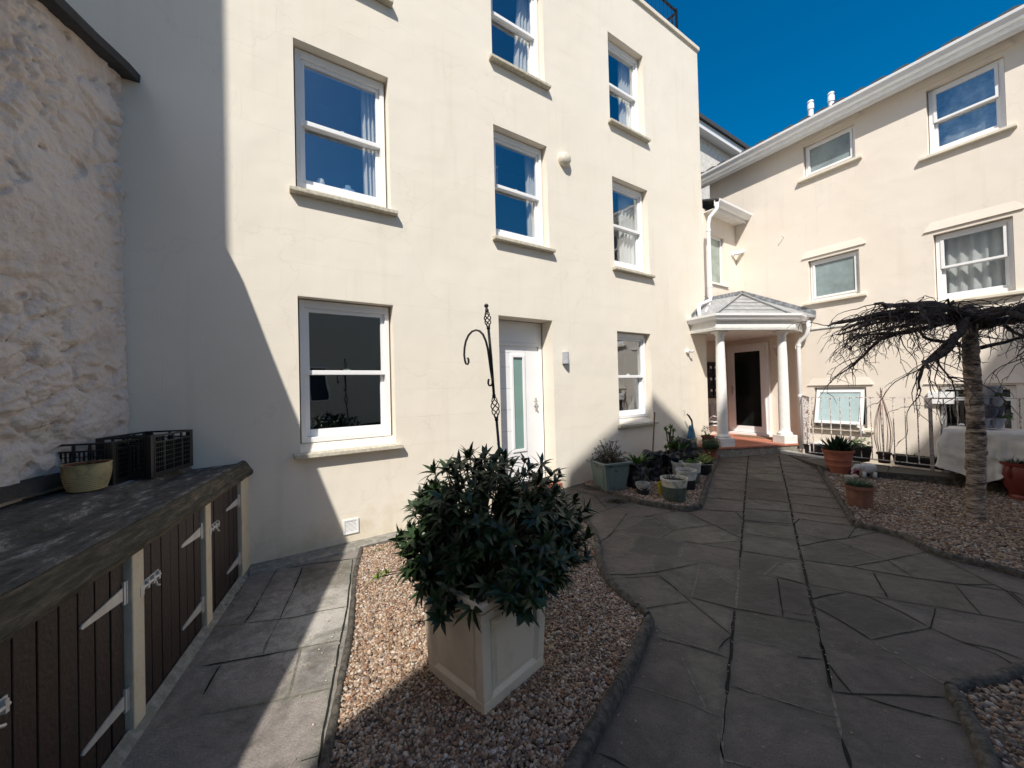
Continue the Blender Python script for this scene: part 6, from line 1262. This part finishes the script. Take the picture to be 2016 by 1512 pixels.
for k in range(4):
    m = MB(); z = .01 + k * .135
    for q_ in range(4):
        a = q_ * PI / 2 + (k % 2) * PI / 4; m.lathe([(0, z), (.035, z), (.055, z + .05), (.064, z + .108), (.075, z + .108), (.075, z + .125), (.062, z + .125), (.055, z + .10), (0, z + .10)], (math.cos(a) * .085, math.sin(a) * .085, 0), 22)
    m.lathe([(0, z + .001), (.07, z + .001), (.075, z + .1), (0, z + .101)], (0, 0, 0), 16); q = m.build('tier', PG if k != 1 else PGD, tw_, True, angle=R(40))
m = MB(); bush((.1, -.12, .13), .08, .06, 16, .035, .02, mb=m); bush((-.03, -.1, .42), .05, .08, 10, .03, .02, mb=m); bush((.2, -.02, .28), .07, .08, 14, .04, .02, mb=m); m.build('foliage', LEAFM, tw_, True)
# red urn at right edge
p = gp3(2013, 984); t = thing('red_urn', p, 'big dark red glazed urn with feathery green plant at the right edge', 'urn'); m = MB()
m.lathe([(x * .68, z) for x, z in [(0, 0), (.15, 0), (.155, .03), (.135, .05), (.15, .07), (.205, .16), (.235, .27), (.235, .34), (.215, .385), (.25, .40), (.255, .43), (.22, .43), (.20, .38), (0, .37)]], (0, 0, 0), 40); m.build('body', REDGL, t, True, angle=R(45)); m = MB(); m.tube([(-.14, -.02, .38), (-.19, -.02, .35), (-.185, -.02, .29), (-.15, -.02, .25)], .012, 8); m.build('handle', REDGL, t, True)
m = MB()
for k in range(700): a = random.uniform(0, 6.3); r_ = .14 * math.sqrt(random.random()); m.leaf(V((r_ * math.cos(a), r_ * math.sin(a), .39)), V((random.gauss(0, .5) + math.cos(a) * .5, random.gauss(0, .5) + math.sin(a) * .5, 1)), V((0, 0, 1)), random.uniform(.06, .16), .008, .3, .2, 2)
m.build('foliage', leaf_mat('leaf_sage', (.06, .085, .05), (.11, .14, .08), .7), t, True)
# front terracotta pot with thrift
p = gp3(1693, 998); t = pot('thrift_pot', p, .14, .11, .24, mat('terracotta_brown', (.27, .115, .07), .8, .15, 9, .2, 60, col2=(.19, .085, .055)), 'plain brown terracotta pot with grassy tuft and pink flowers in the front of the bed', 'potted plant', .016, .035, n=40)
m = MB()
for k in range(420): a = random.uniform(0, 6.3); r_ = .08 * math.sqrt(random.random()); m.leaf(V((r_ * math.cos(a), r_ * math.sin(a), .20)), V((math.cos(a) * random.uniform(0, .9), math.sin(a) * random.uniform(0, .9), 1)), V((0, 0, 1)), random.uniform(.07, .14), .006, .5, .2, 2)
m.build('foliage', leaf_mat('leaf_bluegreen', (.05, .10, .055), (.09, .16, .09), .6), t, True); m = MB()
for k in range(8): q_ = V((random.uniform(-.08, .08), random.uniform(-.06, .06), .36 + random.uniform(0, .05))); rosette(m, q_, V((0, 0, 1)), 9, .016, .009, 0, (10, 100))
m.build('flowers', PINK, t, True)
# elephant planter + pale rocks
p = gp3(1704, 941); t = thing('elephant_planter', p, 'small white ceramic elephant planter on the gravel behind the thrift pot', 'ornament', R(-20)); m = MB(); WC_ = mat('white_ceramic', (.60, .60, .58), .3, .1, 14)
m.lathe([(0, .06), (.06, .06), (.088, .10), (.088, .16), (.075, .185), (.06, .19), (.055, .17), (0, .16)], (.03, 0, 0), 26, 1.1, .8)
for x_, y_ in ((-.03, -.04), (-.03, .04), (.09, -.04), (.09, .04)): m.lathe([(0, 0), (.026, 0), (.024, .08), (0, .085)], (x_, y_, 0), 12)
m.lathe([(0, .09), (.035, .10), (.048, .13), (.042, .165), (0, .185)], (-.085, 0, 0), 18); m.tube([(-.11, 0, .14), (-.145, 0, .11), (-.15, 0, .06), (-.165, 0, .04)], [.024, .019, .014, .011], 10)
for s_ in (-1, 1): m.lathe([(0, -.008), (.03, -.006), (.036, 0), (.03, .006), (0, .008)], (0, 0, 0), 14, M=Matrix.Translation((-.06, s_ * .05, .14)) @ Matrix.Rotation(R(70 * s_), 4, 'X'))
m.build('elephant', WC_, t, True)
def rock(loc, r_, label, mt, sq=.7, seed=0):
    t = thing('rock', loc, label, 'rock', seed); m = MB(); m.lathe([(math.sin(PI * i / 10) * r_ * (1 + .3 * noise.noise(V((i, seed, 2)))), r_ * sq * (1 - math.cos(PI * i / 10)) * .8) for i in range(11)], (0, 0, 0), 14)
    m.v = [tuple(V(v) * (1 + .22 * noise.noise(V(v) * 14 + V((seed * 3, 0, 0))))) for v in m.v]; m.build('stone', mt, t, True, angle=R(30))
PR = mat('pale_rock', (.50, .45, .40), .9, .2, 20, .5, 60)
rock(gp3(1672, 947), .06, 'larger pale pinkish rock between the aloe pot and the thrift pot', PR, .7, 1.3); rock(gp3(1684, 944), .045, 'smaller pale rock touching the elephant planter', PR, .8, 2.9); rock(gp3(1664, 958), .035, 'tiny brown rock just behind the thrift pot', mat('brown_rock', (.22, .16, .12), .9, .2, 20, .5, 60), .7, 4.1)
st_ = thing('slate_slab', V((0, 0, 0)), 'loose bluish slate slab lying flat behind the aloe pot', 'slab'); q_ = [gp(1577, 908), gp(1622, 915), gp(1668, 905), gp(1625, 900)]; m = MB(); m.add([(p.x, p.y, p.z + .008) for p in q_] + [(p.x, p.y, p.z + .028) for p in q_], [(3, 2, 1, 0), (4, 5, 6, 7), (0, 1, 5, 4), (1, 2, 6, 5), (2, 3, 7, 6), (3, 0, 4, 7)]); c_ = sum((p for p in q_), V((0, 0, 0))) / 4; m.v = [(x - c_.x, y - c_.y, z - c_.z) for x, y, z in m.v]; st_.location = c_; m.build('slab', mat('blue_slate', (.20, .205, .22), .6, .15, 12, .3, 40), st_, bevel=.003)
# stick on the gravel, weeds, litter
sk = thing('fallen_stick', gp3(1975, 1042), 'thin fallen stick lying on the gravel right of the tree', 'stick'); m = MB(); m.tube([(-.12, .03, .01), (0, 0, .02), (.12, -.05, .012), (.3, -.1, .01)], [.006, .007, .006, .003], 6); m.tube([(0, 0, .02), (-.02, .06, .05)], .004, 5); m.build('stick', mat('grey_wood', (.16, .13, .11), .9), sk, True)
m = MB(); random.seed(8)
for u_, v_, n in ((742, 1088, 22), (752, 1082, 16), (1392, 986, 16), (478, 1165, 10), (452, 1188, 8), (1402, 935, 10)): blades(n, tuple(gp(u_, v_) + V((0, 0, .01))), .03, .02, .05, .008, .5, .5, spread=1.1, mb=m)
tag(m.build('weeds', LEAFM, None, True), 'little green weeds growing in the cracks beside the kerbs and walls', 'weeds', kind='stuff')
m = MB()
for k in range(110):
    u_, v_ = random.choice([(random.uniform(480, 690), random.uniform(1110, 1330)), (random.uniform(1190, 1950), random.uniform(1010, 1500)), (random.uniform(1400, 1600), random.uniform(900, 1010))]); p = gp(u_, v_); m.leaf(p + V((0, 0, .005)), V((random.gauss(0, 1), random.gauss(0, 1), .1)), V((0, 0, 1)), random.uniform(.008, .02), random.uniform(.006, .012), .3, .3, 2)
tag(m.build('leaf_litter', mat('litter', (.35, .26, .18), .9, .3, 60), None), 'tiny scraps of dead leaf and petal scattered over the paving', 'litter', kind='stuff')

# pale grit caught in the long open joints and strays by the kerbs
m = MB(); random.seed(31)
def grit(p, r_):
    a = random.uniform(0, 6.3); vs = [V((math.cos(a) * r_, math.sin(a) * r_, 0)), V((-math.sin(a) * r_ * .7, math.cos(a) * r_ * .7, 0)), V((-math.cos(a) * r_, -math.sin(a) * r_, 0)), V((math.sin(a) * r_ * .7, -math.cos(a) * r_ * .7, 0)), V((0, 0, r_ * .7)), V((0, 0, -r_ * .4))]
    m.add([p + v for v in vs], [(0, 1, 4), (1, 2, 4), (2, 3, 4), (3, 0, 4), (1, 0, 5), (2, 1, 5), (3, 2, 5), (0, 3, 5)])
for ln in (J[0][0], J[2][0], J[4][0], J[5][0]):
    for a_, b_ in zip(ln, ln[1:]):
        for k in range(int((b_ - a_).length / .03)):
            if random.random() < .55: p = a_.lerp(b_, random.random()); grit(p + V((random.gauss(0, .004), random.gauss(0, .004), .006)), random.uniform(.003, .006))
for kb, sd in ((KB[2], 1), (KB[1], 1), (KB[4], -1), (k1l, -1)):
    for a_, b_ in zip(kb, kb[1:]):
        d = (b_ - a_).normalized(); nn_ = V((-d.y, d.x, 0)) * sd
        for k in range(int((b_ - a_).length / .09)): p = a_.lerp(b_, random.random()) + nn_ * (.05 + abs(random.gauss(0, .06))); p.z = gz(p.y) + .006; grit(p, random.uniform(.004, .009))
tag(m.build('stray_gravel', mat('stray_gravel_stone', (.50, .42, .34), .8, .4, 30)), 'stray pale gravel caught in paving joints and spilled beside the kerbs', 'gravel', kind='stuff')
